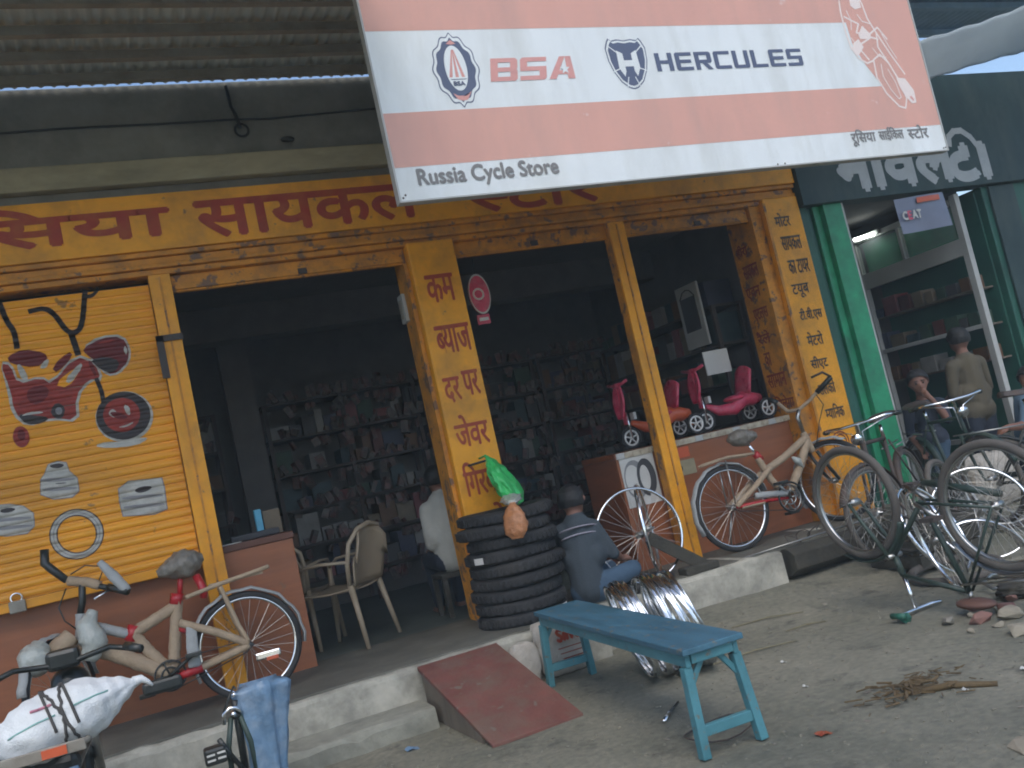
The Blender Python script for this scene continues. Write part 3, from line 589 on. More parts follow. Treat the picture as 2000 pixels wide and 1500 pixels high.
# block letters
def poly_letters(word, x0, x1, z0, z1, mat, parent, gap=.16, shear=0, t=.27, wid=None):
    th = t; tv = t*.7
    def r(a, b_, c, d): return [(a,c),(b_,c),(b_,d),(a,d)]
    c = .09
    Ls = {'H': [r(0,th,0,1), r(1-th,1,0,1), r(th,1-th,.5-tv/2,.5+tv/2)],
     'E': [[(0,c),(c,0),(th,0),(th,1),(c,1),(0,1-c)], r(th,1,0,tv), r(th,.93,.5-tv/2,.5+tv/2), r(th,1,1-tv,1)],
     'R': [r(0,th,0,1), r(th,1-th,1-tv,1), [(1-th,.36),(1-c,.36),(1,.36+c),(1,1-c),(1-c,1),(1-th,1)], r(th,1-th,.36,.36+tv), [(.42,.36),(.72,.36),(1.02,0),(.70,0)]],
     'C': [[(0,c),(c,0),(th,0),(th,1),(c,1),(0,1-c)], r(th,1,0,tv), r(th,1,1-tv,1)],
     'U': [[(0,c),(c,0),(th,0),(th,1),(0,1)], [(1-th,0),(1-c,0),(1,c),(1,1),(1-th,1)], r(th,1-th,0,tv)],
     'L': [r(0,th,0,1), r(th,1,0,tv)],
     'S': [[(0,.5+tv/2),(0,1-c),(c,1),(1,1),(1,1-tv),(th,1-tv),(th,.5+tv/2)], r(0,1,.5-tv/2,.5+tv/2), [(1-th,.5-tv/2),(1,.5-tv/2),(1,c),(1-c,0),(0,0),(0,tv),(1-th,tv)]],
     'B': [r(0,th,0,1), r(th,1-th,0,tv), r(th,1-th,.5-tv/2,.5+tv/2), r(th,1-th,1-tv,1), [(1-th,0),(1-c,0),(1,c),(1,.45),(.95,.5),(1-th,.5)], [(1-th,.5),(.95,.5),(1,.55),(1,1-c),(1-c,1),(1-th,1)]],
     'A': [[(0,0),(th,0),(.62,1),(.40,1)], [(.62,1),(.84,1),(1.02,0),(.74,0)], [(.28,.2),(.76,.2),(.74,.38),(.36,.38)]]}
    n = len(word); adv = (x1-x0)/(n+gap*(n-1)); m = MB(); q = 0
    for i, ch in enumerate(word):
        for pts in Ls[ch]:
            q += 1; y = YG-.0022-.0001*(q%6)
            m.add([(x0+adv*(i*(1+gap)+px)+shear*pz*(z1-z0), y, z0+pz*(z1-z0)) for px, pz in pts], [tuple(range(len(pts)))])
    m.v = [p-ORG[parent.name] for p in m.v]; me = bpy.data.meshes.new('lettering'); me.from_pydata([tuple(p) for p in m.v], [], m.f); return link('lettering', me, mat, parent)
poly_letters('BSA', 2.25, 2.80, 3.495, 3.635, m_shr, panel, .1, .2)
fan('letter_star', [(2.745+.035*math.cos(PI/2+i*PI/5)*(1 if i%2==0 else .42), 3.555+.035*math.sin(PI/2+i*PI/5)*(1 if i%2==0 else .42)) for i in range(10)], (2.745,3.555), m_shw, .004, panel)
poly_letters('HERCULES', 3.39, 4.555, 3.515, 3.635, m_shn, panel, .16)
# shield badge with an H
hx, hz = 3.195, 3.575
shd = [(-.145,.10),(-.125,.145),(-.11,.165),(-.09,.15),(-.05,.158),(0,.15),(.05,.158),(.09,.15),(.11,.165),(.125,.145),(.145,.10),(.14,.02),(.12,-.05),(.08,-.12),(.03,-.16),(0,-.168),(-.03,-.16),(-.08,-.12),(-.12,-.05),(-.14,.02)]
fan('shield_outline', [(hx+x,hz+zz) for x,zz in shd], (hx,hz), m_shn, .0010, panel)
fan('shield_border', [(hx+x*.95,hz+zz*.95) for x,zz in shd], (hx,hz), m_shw, .0016, panel)
fan('shield_field', [(hx+x*.87,hz+zz*.87) for x,zz in shd], (hx,hz), m_shn, .0022, panel)
for i, pts in enumerate(([(-.07,.085),(-.03,.065),(-.03,-.05),(-.045,-.085),(-.075,-.03)], [(.07,.085),(.03,.065),(.03,-.05),(.045,-.085),(.075,-.03)], [(-.03,.02),(.03,.02),(.03,-.02),(-.03,-.02)])):
    flat('shield_letter', [(hx+x,hz+zz) for x,zz in pts], m_shw, .0029+.0001*i, panel)
for a, b_ in ((-.9,.75),(.9,.75),(-.95,-.35),(.95,-.35),(-.35,-1),(.35,-1)): strokes('shield_ray', [[(hx+a*.07,hz+b_*.09),(hx+a*.13,hz+b_*.15)]], .007, m_shw, .0029, panel)
text(['Russia Cycle Store'], panel, m_shg, (1.69, YG-.001, 2.895), .86, .118, bold=.0042)
text(['रू'+I+'सया'], panel, m_shg, (4.80, YG-.001, 2.925), .215, .115, bold=.0025)
text(['साई'+I+'कल'], panel, m_shg, (5.05, YG-.001, 2.945), .225, .095, bold=.0025)
text([('स',.72),'टोर'], panel, m_shg, (5.32, YG-.001, 2.945), .19, .095, bold=.0025)
for x, zz in ((1.585,2.86),(1.60,2.875),(5.64,2.86),(5.62,2.856),(4.13,2.852),(4.19,2.853)):
    m = MB(); m.ell((x,YG-.002,zz), (.006,.003,.006), 8, 6); m.build('rivet', m_rust, sg)
for x in (2.0, 3.6, 5.2):
    m = MB(); m.bar((x, YG+.055, 3.3), (x, YG+.055, 4.2), .04, .04); m.bar((x, YG+.06, 4.19), (x, 4.8, 4.19), .03, .03); m.build('support_bar', m_steel, sg)

# ------------------------------------------------------------------ neighbouring green shop
ns_ = thing('shop_building', 'green painted tyre shop with dark signboard on the right', 'shop', (7.0, 6.4, 0))
def p2(name, mb, mat, parent=None, smooth=False, bevel=0): return mb.build(name, mat, parent or ns_, smooth, bevel)
for i, (x0, x1, yf, mt) in enumerate(((5.715,5.80,.0,m_dgreen),(5.803,5.88,.05,m_dgreen),(5.883,5.96,.02,m_green),(5.963,6.175,-.03,m_green))):
    b = MB(); b.box(x0, x1, Y0+yf, Y0+yf+.06, .12, 3.0); p2('folded_door_leaf', b, mt, bevel=.006)
b = MB(); b.box(6.178, 6.20, Y0-.02, Y0+.06, .12, 3.0); p2('door_edge', b, m_alu)
b = MB(); b.box(5.71, 10.2, Y0-.08, Y0+.1, 2.98, 4.105); bd = p2('signboard', b, m_teal, bevel=.005)
text([('नावल',1.0,.545)], bd, m_novl, (6.20, Y0-.081, 3.06), 1.34, .33, bold=.032)
text([('टा',1.0,.545)], bd, m_novl, (7.56, Y0-.081, 3.05), .50, .33, bold=.032)
strokes('vowel_arch', [[(7.62,3.40),(7.64,3.48),(7.72,3.53),(7.82,3.53),(7.92,3.46),(8.0,3.34)]], .06, m_novl, .0835, bd, Y0)
b = MB(); b.box(7.98, 9.6, Y0, 6.7, .1, 2.98); p2('pillar', b, m_dgreen, bevel=.01)
b = MB(); b.box(8.05, 8.4, Y0-.03, Y0-.002, .12, 2.97); p2('folded_door_leaf', b, m_teal, bevel=.006)
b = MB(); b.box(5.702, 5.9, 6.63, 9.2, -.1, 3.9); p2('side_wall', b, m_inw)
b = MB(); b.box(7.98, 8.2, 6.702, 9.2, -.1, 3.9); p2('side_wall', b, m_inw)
b = MB(); b.box(5.9, 7.98, 8.6, 8.75, -.1, 3.2); p2('back_wall', b, m_dgreen)
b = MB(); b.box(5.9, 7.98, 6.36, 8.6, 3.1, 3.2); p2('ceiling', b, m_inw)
b = MB(); b.box(5.71, 10.2, 6.36, 9.2, 3.70, 3.78); p2('roof_slab', b, m_band)
# white framed glass cabinet along the right wall inside
cb = thing('glass_cabinet', 'white framed glass cabinet along the wall inside the green shop', 'cabinet', (7.8, 7.0, .22))
XC = 7.65
def cbx(name, *a, mat=m_alu):
    b = MB(); b.box(*a); return b.build(name, mat, cb, bevel=.004)
cbx('upper_panel', XC+.10, XC+.115, 6.37, 7.66, 2.53, 2.85, mat=m_green); cbx('back_board', 7.95, 7.972, 6.32, 7.75, .22, 2.95, mat=m_dgreen)
cbx('cross_beam', XC, XC+.05, 6.30, 7.70, 2.35, 2.52); cbx('cross_beam', XC, XC+.04, 6.37, 7.66, 2.86, 2.92); cbx('cross_beam', XC, XC+.04, 6.37, 7.66, 1.63, 1.67)
cbx('cross_beam', XC, XC+.04, 6.37, 7.66, .55, .60)
for y, w in ((6.29,.07),(7.04,.035),(7.665,.05)): cbx('upright', XC-.003, XC+.06, y, y+w, .22 if y != 7.04 else 2.522, 2.859 if y == 7.04 else 2.95)
for zz in (1.30,1.64,2.0): cbx('shelf', XC+.06, 7.948, 6.37, 7.66, zz, zz+.02, mat=m_wood)
b = MB(); b.box(XC+.012, XC+.018, 6.37, 7.66, 2.53, 2.855); b.build('glass_pane', m_glass, cb)
gi = 0
for zz in (1.32,1.66,2.02):
    y = 6.42
    while y < 7.6:
        w = rnd.uniform(.08,.2); h = rnd.uniform(.08,.2) if zz < 2.5 else rnd.uniform(.05,.12)
        b = MB(); b.box(7.70, 7.90, y, y+w, zz, zz+h); bmx = rnd.choice(BOXM)
        one('goods_box', b, bmx, '%s goods box on the %s shelf of the white framed cabinet' % (CW[BOXM.index(bmx)], {1.32:'lower',1.66:'middle',2.02:'upper'}[zz]), 'box', 'goods boxes in the white framed cabinet', bevel=.004); y += w+rnd.uniform(.01,.06); gi += 1
tl = thing('tube_light', 'lit fluorescent tube on the wall of the green shop', 'lamp', (7.6, 7.4, 2.86))
b = MB(); b.tube([(7.60,7.32,2.885),(7.60,7.60,2.91)], .018, 10); b.build('tube', m_tubel, tl, True); b = MB(); b.box(7.62,7.648,7.28,7.64,2.88,2.925); b.build('fitting', m_alu, tl)
b = MB(); b.tube([(7.60,6.85,2.865),(7.60,6.93,2.868)], .008, 8); b.build('tube', m_tubel, tl, True)
# poster hanging over the doorway
po = thing('poster', 'bluish tyre brand poster hanging over the green shop doorway', 'poster', (7.15, 6.16, 2.62))
b = MB(); b.grid(lambda u, v: (6.74+.62*u, 6.155+.012*math.sin(5*u+2*v), 2.60+.33*v+.02*u), 10, 5); b.build('sheet', m_ceat, po, True)
b = MB(); b.grid(lambda u, v: (6.98+.30*u, 6.138+.012*math.sin(5*(.38+.5*u)+2), 2.86+.05*v+.02*(.4+.5*u)), 6, 2); b.build('orange_band', m_ort, po)
text(['C'], po, m_card, (6.77, 6.136, 2.725), .055, .075, bold=.005); text(['E'], po, m_redt, (6.835, 6.136, 2.727), .045, .075, bold=.005); text(['AT'], po, m_card, (6.89, 6.136, 2.73), .11, .075, bold=.005)
# roofing of the neighbour: tarpaulin and a blue sheet
tp = MB()
def tarpf(u, v):
    a = Vector((5.3,4.68,3.58)).lerp(Vector((7.8,4.66,4.15)), u); c = Vector((5.5,5.05,3.46)).lerp(Vector((8.3,5.1,3.92)), u); p = a.lerp(c, v)
    return (p.x, p.y, p.z+.010*math.sin(9*u+3*v)+.008*MN.noise(Vector((u*14,v*5,0)))+.010*abs(math.sin(21*u+2*v))-.008*math.sin(PI*v))
tp.grid(tarpf, 40, 14); tpo = one('tarpaulin', tp, m_tarp, 'pale grey tarpaulin stretched beside the sign at upper right', 'tarpaulin', smooth=True)
sf = tpo.modifiers.new('thick', 'SOLIDIFY'); sf.thickness = .006
one('tent_pole', MB().tube([(7.79,4.66,0),(7.79,4.66,4.17)], .02, 8), m_steel, 'thin steel pole holding up the pale tarpaulin', 'pole', smooth=True); one('tent_pole', MB().tube([(8.29,5.1,0),(8.29,5.1,3.94)], .02, 8), m_steel, 'rear steel pole under the pale tarpaulin', 'pole', smooth=True)
bs = MB(); bs.grid(lambda u, v: (5.8+4.4*u, 4.6+1.1*v, 4.30+.02*v+.01*math.sin(u*4.4*2*PI/.076)), 240, 2)
a2 = thing('awning', 'blue painted sheet awning over the green shop at upper right', 'awning', (8, 5.1, 4.2)); bs.build('corrugated_sheet', m_blsheet, a2, True)
for y in (4.7, 5.2, 5.65):
    b = MB(); b.bar((5.8,y,4.26), (10.2,y,4.26), .05, .05); b.build('purlin', m_blsheet, a2)
for x in (6.0, 9.8):
    b = MB(); b.bar((x,5.68,4.24), (x,6.18,3.80), .04, .04); b.build('strut', m_blsheet, a2)

# ------------------------------------------------------------------ inside the cycle shop: racks, boxes, counters
def rack(x0, x1, y0, y1, zs_, label, cat='shelf'):
    t = thing('shelf_rack', label, cat, ((x0+x1)/2, (y0+y1)/2, PZ))
    for zz in zs_: MB().box(x0, x1, y0, y1, zz, zz+.022).build('shelf_board', m_rust, t)
    for x in (x0+.02, (x0+x1)/2, x1-.02):
        for y in (y0+.015, y1-.015):
            MB().box(x-.02, x+.02, y-.016, y+.016, PZ, zs_[-1]-.001).build('upright', m_rust, t) if x1-x0 > .6 or x != (x0+x1)/2 else None
    return t
ZS = (.62,.98,1.34,1.70,2.06,2.42)
LABR = ['shelf rack packed with boxes at the back of the cycle shop, leftmost', 'wide shelf rack of boxes at the back wall, behind the plastic chairs', 'shelf rack of boxes at the back wall, behind the lettered pillar', 'shelf rack of boxes at the back wall, behind the toys']
BX = [0]; ORDS = ['lowest','second','third','fourth','fifth','top']
def fill(x0, x1, y0, y1, zs_, group, along='x', maxh=.3, shift=0):
    for zz in zs_:
        a = (x0 if along == 'x' else y0)+.03; e = (x1 if along == 'x' else y1)-.03
        while a < e-.08:
            w = rnd.uniform(.08,.24); w = min(w, e-a); h = rnd.uniform(.10, maxh)
            if rnd.random() < .96:
                b = MB(); j = rnd.uniform(0,.05); bmx = rnd.choice(BOXM)
                if along == 'x': b.box(a, a+w-.012, y0+.02+j, y1-.05, zz+.024, zz+.024+h)
                else: b.box(x0+.02+j, x1-.04, a, a+w-.012, zz+.024, zz+.024+h)
                o = one('goods_box', b, bmx, '%s box on the %s shelf of %s' % (CW[BOXM.index(bmx)], ORDS[zs_.index(zz)], group), 'box', 'boxes on '+group); BX[0] += 1
            a += w
for i, (x0, x1) in enumerate(((-.9,.85),(1.3,2.9),(2.95,4.3),(4.35,5.4))):
    rack(x0, x1, 9.35, 9.78, ZS, LABR[i]); fill(x0, x1, 9.35, 9.78, ZS[:5], ('the leftmost back rack','the back rack behind the chairs','the back rack behind the pillar','the back rack behind the toys')[i])
rack(5.08, 5.43, 6.95, 9.2, (1.25,1.62,1.98,2.34), 'shelf of toys and packets on the side wall behind the red ride-on toys')
fill(5.06, 5.43, 6.98, 9.2, (1.62,1.98,2.34), 'the side wall rack by the jamb', 'y', .28)
# framed picture and a white notice hanging above the toys
fp = thing('framed_picture', 'pale framed picture with dark arch hanging above the toys', 'picture', (5.05, 7.25, 2.0))
MB().box(5.02, 5.045, 7.02, 7.38, 2.02, 2.62).build('frame', m_alu, fp, bevel=.006); MB().box(5.012, 5.0195, 7.08, 7.32, 2.18, 2.5).build('print', m_dk, fp)
m = MB(); m.tube([(5.016,7.08,2.5),(5.016,7.14,2.56),(5.016,7.2,2.575),(5.016,7.26,2.56),(5.016,7.32,2.5)], .006, 5); m.build('arch', m_dk, fp)
nb = MB(); nb.box(4.72, 4.98, 6.74, 6.75, 1.72, 1.93); nbo = one('notice_card', nb, m_card, 'white notice card hanging in front of the red toys', 'card')
text(['SALE'], nbo, m_dk, (-.09, -.0055, .13), .16, .03, bold=.002) if False else None
def counter(label, x0, x1, y0, y1, top, trim):
    t = thing('counter', label, 'counter', ((x0+x1)/2, (y0+y1)/2, PZ))
    MB().box(x0, x1, y0, y0+.025, PZ+.004, top-.045).build('front_panel', m_lam, t, bevel=.003)
    MB().box(x0, x0+.025, y0+.026, y1, PZ+.004, top-.045).build('side_panel', m_lam, t); MB().box(x1-.025, x1, y0+.026, y1, PZ+.004, top-.045).build('side_panel', m_lam, t)
    MB().box(x0-.01, x1+.01, y0-.012, y1, top-.043, top).build('counter_top', trim, t, bevel=.004)
    return t
cR = counter('brown laminate display counter with chequered trim holding red ride-on toys', 3.47, 5.19, 6.42, 7.0, 1.24, m_lam)
i = 0; x = 3.47
while x < 5.17:
    MB().box(x, x+.072, 6.398, 6.406, 1.192, 1.238).build('trim_tile', m_trim if i % 5 else m_alu, cR); x += .075; i += 1
# tyre poster stuck on the counter front
tpz = thing('tyre_poster', 'black and white tyre poster stuck on the display counter front', 'poster', (3.66, 6.41, .8))
MB().box(3.49, 3.80, 6.411, 6.415, .80, 1.20).build('sheet', m_card, tpz)
for (cx, a, b_, mt, l) in ((3.60,.10,.155,m_grey,.409),(3.58,.07,.12,m_card,.4078),(3.70,.085,.15,m_dk,.4064),(3.685,.045,.10,m_card,.405)):
    m = MB(); m.add([(x, 6+l, zz) for x, zz in ellp(cx, 1.01, a, b_, 28)], [tuple(range(28))]); m.build('printed_tyre', mt, tpz)
MB().box(3.70, 3.79, 6.402, 6.404, .83, .88).build('price_strip', m_card, tpz)
# orange stickers beside the middle post
st = thing('sticker_card', 'orange and white sticker card on the counter beside the yellow post', 'sticker', (4.05, 6.41, .95))
MB().box(3.96, 4.14, 6.412, 6.416, 1.09, 1.175).build('sheet', m_ort, st); MB().box(3.97, 4.17, 6.412, 6.416, .95, 1.07).build('sheet', m_ledge, st)
m = MB(); m.ring((4.02,6.409,1.01), (1,0,0), (0,0,1), .022, .004, 16, 4); m.build('printed_ring', m_dk, st)
cL = counter('plain brown laminate counter behind the half closed shutter', -1.6, .925, 6.42, 7.0, 1.225, m_lamd)
one('paper_slip', MB().box(.47, .60, 6.45, 6.5, 1.2265, 1.232), m_card, 'folded white paper slip on the edge of the plain counter', 'paper')
one('blue_packet', MB().box(.74, .79, 6.70, 6.74, 1.227, 1.42), M('bright blue packet', (.12,.45,.65), .4), 'bright blue packet standing on the plain counter', 'packet', bevel=.008)
one('carton', MB().box(.80, .92, 6.75, 6.95, 1.227, 1.40), BOXM[2], 'small brown carton on the plain counter beside the blue packet', 'box', bevel=.004)
one('dark_parcel', MB().box(.55, .88, 6.62, 6.72, 1.227, 1.27), m_dk, 'flat dark parcel lying on the plain counter', 'parcel', bevel=.01)

# ------------------------------------------------------------------ plastic chairs
def chair():
    t = thing('plastic_chair', 'tan plastic armchair with solid back nearest the counter', 'chair', (0,0,0))
    s = MB(); s.grid(lambda u, v: ((u-.5)*.44, (v-.5)*.42, .42+.02*(2*u-1)**2-.015*math.sin(PI*v)), 8, 8); so_ = s.build('seat', m_chair, t, True)
    so_.modifiers.new('thick', 'SOLIDIFY').thickness = .012
    MB().tube([(-.21,-.21,.415),(.21,-.21,.415)], .014, 6).build('front_rail', m_chair, t, True)
    bk = MB(); bk.grid(lambda u, v: ((u-.5)*(.40+.06*math.sin(PI*v)), .21+.10*v-.05*math.cos(PI*(u-.5))+.03, .44+.40*v-(.10*(2*u-1)**4 if v > .6 else 0)), 12, 8)
    bo = bk.build('backrest', m_chair, t, True); bo.modifiers.new('thick', 'SOLIDIFY').thickness = .012
    arch = [(-.20,.19,.43),(-.225,.22,.60),(-.22,.26,.74),(-.15,.31,.83),(0,.32,.855),(.15,.31,.83),(.22,.26,.74),(.225,.22,.60),(.20,.19,.43)]
    MB().tube(arch, .017, 8).build('back_frame', m_chair, t, True)
    for sx in (-1,1):
        MB().tube([(sx*.225,.22,.62),(sx*.26,.02,.64),(sx*.26,-.15,.63),(sx*.245,-.22,.57)], .02, 8, flat=.6).build('armrest', m_chair, t, True)
        MB().tube([(sx*.25,-.22,.60),(sx*.235,-.22,.42),(sx*.25,-.26,0)], [.016,.022,.016], 8).build('leg', m_chair, t, True)
        MB().tube([(sx*.20,.20,.45),(sx*.24,.27,0)], [.024,.016], 8).build('leg', m_chair, t, True)
    return t
ch = chair(); ch.location = (1.26, 6.86, PZ+.002); ch.rotation_euler.z = rad(228)
ch2 = copy_tree(ch); ch2['label'] = 'tan plastic armchair half hidden behind the nearer chair'; ch2.location = (.98, 7.35, PZ+.002); ch2.rotation_euler.z = rad(150)
for c in (ch, ch2): c['group'] = 'plastic chairs in the shop doorway'

# ------------------------------------------------------------------ bicycles
def lumpy(n1, n2, fn): m = MB(); m.grid(fn, n1, n2); return m
def sack_mesh(a, b_, prof, squash=.75, amp=.02, seed=0, nu=40, nv=28, fold=0, at=None):
    a = Vector(a); b_ = Vector(b_); d = b_-a; L = d.length; dn = d.normalized(); up = Vector((0,0,1))-dn*dn.z; up.normalize(); sd2 = dn.cross(up); m = MB()
    for i in range(nu+1):
        t = i/nu; k = t*(len(prof)-1); k0 = min(int(k), len(prof)-2); w = k-k0; w = w*w*(3-2*w); r = prof[k0]*(1-w)+prof[k0+1]*w
        for j in range(nv):
            an = 2*PI*j/nv; c = a+d*t
            nz = amp*MN.noise(Vector((t*6+seed, math.cos(an)*2, math.sin(an)*2)))+.35*amp*MN.noise(Vector((t*19+seed, math.cos(an)*6, math.sin(an)*6)))
            rr = r*(1+fold*math.sin(7*an+5*t)+fold*.6*math.sin(11*an-8*t))+nz*(r/.1 if r < .1 else 1); m.v.append(c+sd2*math.cos(an)*rr+up*math.sin(an)*rr*squash)
    m.f = [(i*nv+j, i*nv+(j+1)%nv, (i+1)*nv+(j+1)%nv, (i+1)*nv+j) for i in range(nu) for j in range(nv)]+[tuple(range(nv)), tuple(nu*nv+j for j in range(nv-1,-1,-1))]
    return m
def placed(name, label, cat, loc, rz, lean=0, group=None, flip=False):
    o = bpy.data.objects.new(name, None); COL.objects.link(o); o.empty_display_size = .1
    m = Matrix.Translation(loc) @ Matrix.Rotation(rz, 4, 'Z') @ Matrix.Rotation(lean, 4, 'X')
    if flip: m = m @ Matrix.Rotation(PI, 4, 'X')
    l, q, s_ = m.decompose(); o.location = l; o.rotation_euler = q.to_euler(); return tag(o, label, cat, group)
def wheel(parent, c, Rr, u=(1,0,0), v=(0,0,1), tyre=m_rub, rim=m_chr, tr=.021, spokes=28, name='wheel'):
    c = Vector(c); u = Vector(u).normalized(); v = Vector(v).normalized(); n = u.cross(v).normalized()
    ro = Rr-2*tr if tyre else Rr
    rm = MB().ring(c, u, v, ro+.002, .011, 56, 8, 1.25).build(name, rim, parent, True, shift=False)
    if tyre: MB().ring(c, u, v, Rr-tr, tr, 56, 10).build('tyre', tyre, rm, True, shift=False)
    sp = MB()
    for k in range(spokes):
        a = 2*PI*k/spokes; s_ = 1 if k % 2 else -1; b_ = a+(.5 if (k//2) % 2 else -.5)
        e = c+(u*math.cos(a)+v*math.sin(a))*(ro-.006); h = c+(u*math.cos(b_)+v*math.sin(b_))*.022+n*s_*.028
        sp.tube([h, e], .0012, 3)
    sp.build('spokes', m_spk, rm, False, shift=False)
    MB().tube([c-n*.05, c-n*.03, c-n*.029, c+n*.029, c+n*.03, c+n*.05], [.008,.008,.024,.024,.008,.008], 10).build('hub', m_chrd, rm, True, shift=False)
    return rm
def mudguard(parent, c, Rr, a0, a1, mat, u=(1,0,0), v=(0,0,1), w=.03, name='mudguard', wob=0):
    c = Vector(c); u = Vector(u).normalized(); v = Vector(v).normalized(); n = u.cross(v); m = MB(); N = 22
    for i in range(N+1):
        a = a0+(a1-a0)*i/N; r = Rr+(wob*math.sin(i*2.3) if wob else 0); e = u*math.cos(a)+v*math.sin(a)
        for k in range(7):
            t = -1+2*k/6; m.v.append(c+e*(r-.016*t*t)+n*w*t)
    m.f = [(i*7+k, i*7+k+1, (i+1)*7+k+1, (i+1)*7+k) for i in range(N) for k in range(6)]
    o = m.build(name, mat, parent, True, shift=False); o.modifiers.new('thick', 'SOLIDIFY').thickness = .004; return o
def tubep(parent, name, pts, r, mat, seg=8, **k):
    if mat in (m_paper, m_foam, m_cbag):
        P = [Vector(p) for p in pts]; rs = r if isinstance(r, (list, tuple)) else [r]*len(P); q = []; rr = []
        for a, b_, ra, rb in zip(P[:-1], P[1:], rs[:-1], rs[1:]):
            n = max(3, int((b_-a).length/.018))
            for i in range(n):
                t = i/n; q.append(a.lerp(b_, t)); rr.append((ra+(rb-ra)*t)*(1+(.22 if mat is m_cbag else .11)*MN.noise(q[-1]*60)))
        q.append(P[-1]); rr.append(rs[-1]*.9); pts, r = q, rr; seg = max(seg, 10)
    return MB().tube(pts, r, seg, **k).build(name, mat, parent, True, shift=False)
def crank(parent, bb, side, ring=.09, ang=.6, mat=m_chrd, guard=None):
    y = .045*side
    cr = MB().ring((bb[0], y, bb[2]), (1,0,0), (0,0,1), ring, .006, 32, 6)
    cr.ring((bb[0], y, bb[2]), (1,0,0), (0,0,1), ring*.55, .006, 24, 6)
    for k in range(5): a = 2*PI*k/5; cr.tube([(bb[0],y,bb[2]), (bb[0]+ring*math.cos(a),y,bb[2]+ring*math.sin(a))], .006, 6)
    co = cr.build('chainring', mat, parent, True, shift=False)
    for s_, a in ((1,ang),(-1,ang+PI)):
        e = (bb[0]+.165*math.cos(a), .075*s_, bb[2]+.165*math.sin(a))
        c2 = tubep(parent, 'crank_arm', [(bb[0],.06*s_,bb[2]), e], .011, mat)
        MB().box(e[0]-.045, e[0]+.045, min(e[1],e[1]+.085*s_), max(e[1],e[1]+.085*s_), e[2]-.012, e[2]+.012).build('pedal', m_blk, c2, bevel=.004, shift=False)
def saddle(parent, c, mat, ln=.25, w=.09):
    m = MB(); c = Vector(c); N = 10
    for i in range(N+1):
        t = i/N; hw = w*(1-t)**.8+.022; x = c.x-ln*.45+ln*t
        for k in range(9):
            a = PI*k/8; m.v.append(Vector((x, c.y+hw*math.cos(a), c.z-.03+.045*math.sin(a)**.6+.015*(1-t)**2)))
    m.f = [(i*9+k, i*9+k+1, (i+1)*9+k+1, (i+1)*9+k) for i in range(N) for k in range(8)]+[tuple(range(9)), tuple(N*9+k for k in range(8,-1,-1)), ]
    return m.build('saddle', mat, parent, True, shift=False)

# left bicycle: paper wrapped, leaning on the shutter bay, rear wheel to the right
lb = placed('bicycle', 'new paper wrapped red bicycle leaning under the yellow shutter', 'bicycle', (.48, 5.93, PZ+.004), PI, rad(4))
wheel(lb, (0,0,.32), .32)
wheel(lb, (1.03,0,.32), .32, u=(.5,.86,0))
W = .034
tubep(lb, 'top_tube', [(.34,0,.66),(.50,0,.60),(.64,0,.55)], W, m_paper); tubep(lb, 'frame_brace', [(.62,0,.56),(.54,0,.42),(.46,0,.30)], W, m_paper)
tubep(lb, 'top_tube', [(.64,0,.56),(.80,0,.645),(.88,0,.665)], .03, m_foam); tubep(lb, 'down_tube', [(.90,0,.58),(.70,0,.45),(.46,0,.28)], .045, m_paper)
tubep(lb, 'seat_tube', [(.35,0,.68),(.44,0,.28)], W, m_paper); tubep(lb, 'head_tube', [(.865,0,.74),(.90,0,.55)], .03, m_foam)
tubep(lb, 'frame_joint', [(.60,0,.60),(.64,0,.52)], .037, m_redf); tubep(lb, 'frame_joint', [(.36,0,.53),(.30,0,.50)], .037, m_redf)
for s_ in (-1,1):
    tubep(lb, 'seat_stay', [(.36,.03*s_,.55),(.18,.06*s_,.45),(0,.06*s_,.33)], .024, m_paper)
    tubep(lb, 'chain_stay', [(.30,.04*s_,.265),(.15,.06*s_,.29),(0,.06*s_,.32)], .022, m_paper)
    tubep(lb, 'chain_stay', [(.44,.03*s_,.25),(.28,.045*s_,.265)], .026, m_redf)
    tubep(lb, 'fork', [(.90,.05*s_,.56),(.97,.06*s_,.44),(1.03,.06*s_,.32)], .022, m_paper)
    tubep(lb, 'carrier_stay', [(.10,.06*s_,.70),(.04,.065*s_,.45),(0,.07*s_,.34)], .014, m_paper)
    tubep(lb, 'carrier_rail', [(.30,.05*s_,.685),(.10,.06*s_,.715),(-.14,.06*s_,.74),(-.20,.03*s_,.75)], .013, m_paper)
MB().box(-.16,.16,-.05,.05,.715,.728).build('carrier_plate', m_paper, lb, shift=False)
mudguard(lb, (0,0,.32), .345, rad(-12), rad(205), m_foam, u=(-1,0,0), wob=.006, w=.034)
mudguard(lb, (1.03,0,.32), .345, rad(10), rad(170), m_foam, u=(.5,.86,0), wob=.006)
tubep(lb, 'seat_post', [(.33,0,.70),(.30,0,.84)], .016, m_redf); tubep(lb, 'seat_clamp', [(.36,0,.66),(.34,0,.72)], .038, m_redf); tubep(lb, 'bag_strap', [(.22,.02,.80),(.19,.03,.70),(.20,.02,.66)], .024, m_redf)
sack_mesh((.16,0,.90), (.43,0,.86), [.03,.085,.115,.115,.09,.06,.03], .75, .02, 12).build('saddle', m_foamd, lb, True, shift=False)
crank(lb, (.46,0,.27), 1, .085, 2.6, m_blk)
MB().box(.40,.62,.03,.075,.19,.27).build('pedal_wrap', m_blk, lb, bevel=.02, shift=False)
hb = tubep(lb, 'handlebar', [(.90,-.02,.94),(.83,.02,.92),(.73,.06,.86),(.60,.16,.80)], .017, m_blk); tubep(lb, 'stem', [(.87,0,.74),(.85,0,.80),(.83,.02,.92)], .02, m_blk)
tubep(lb, 'handlebar_wrap', [(.90,-.02,.94),(.80,.03,.905),(.74,.05,.87)], .028, m_paper)
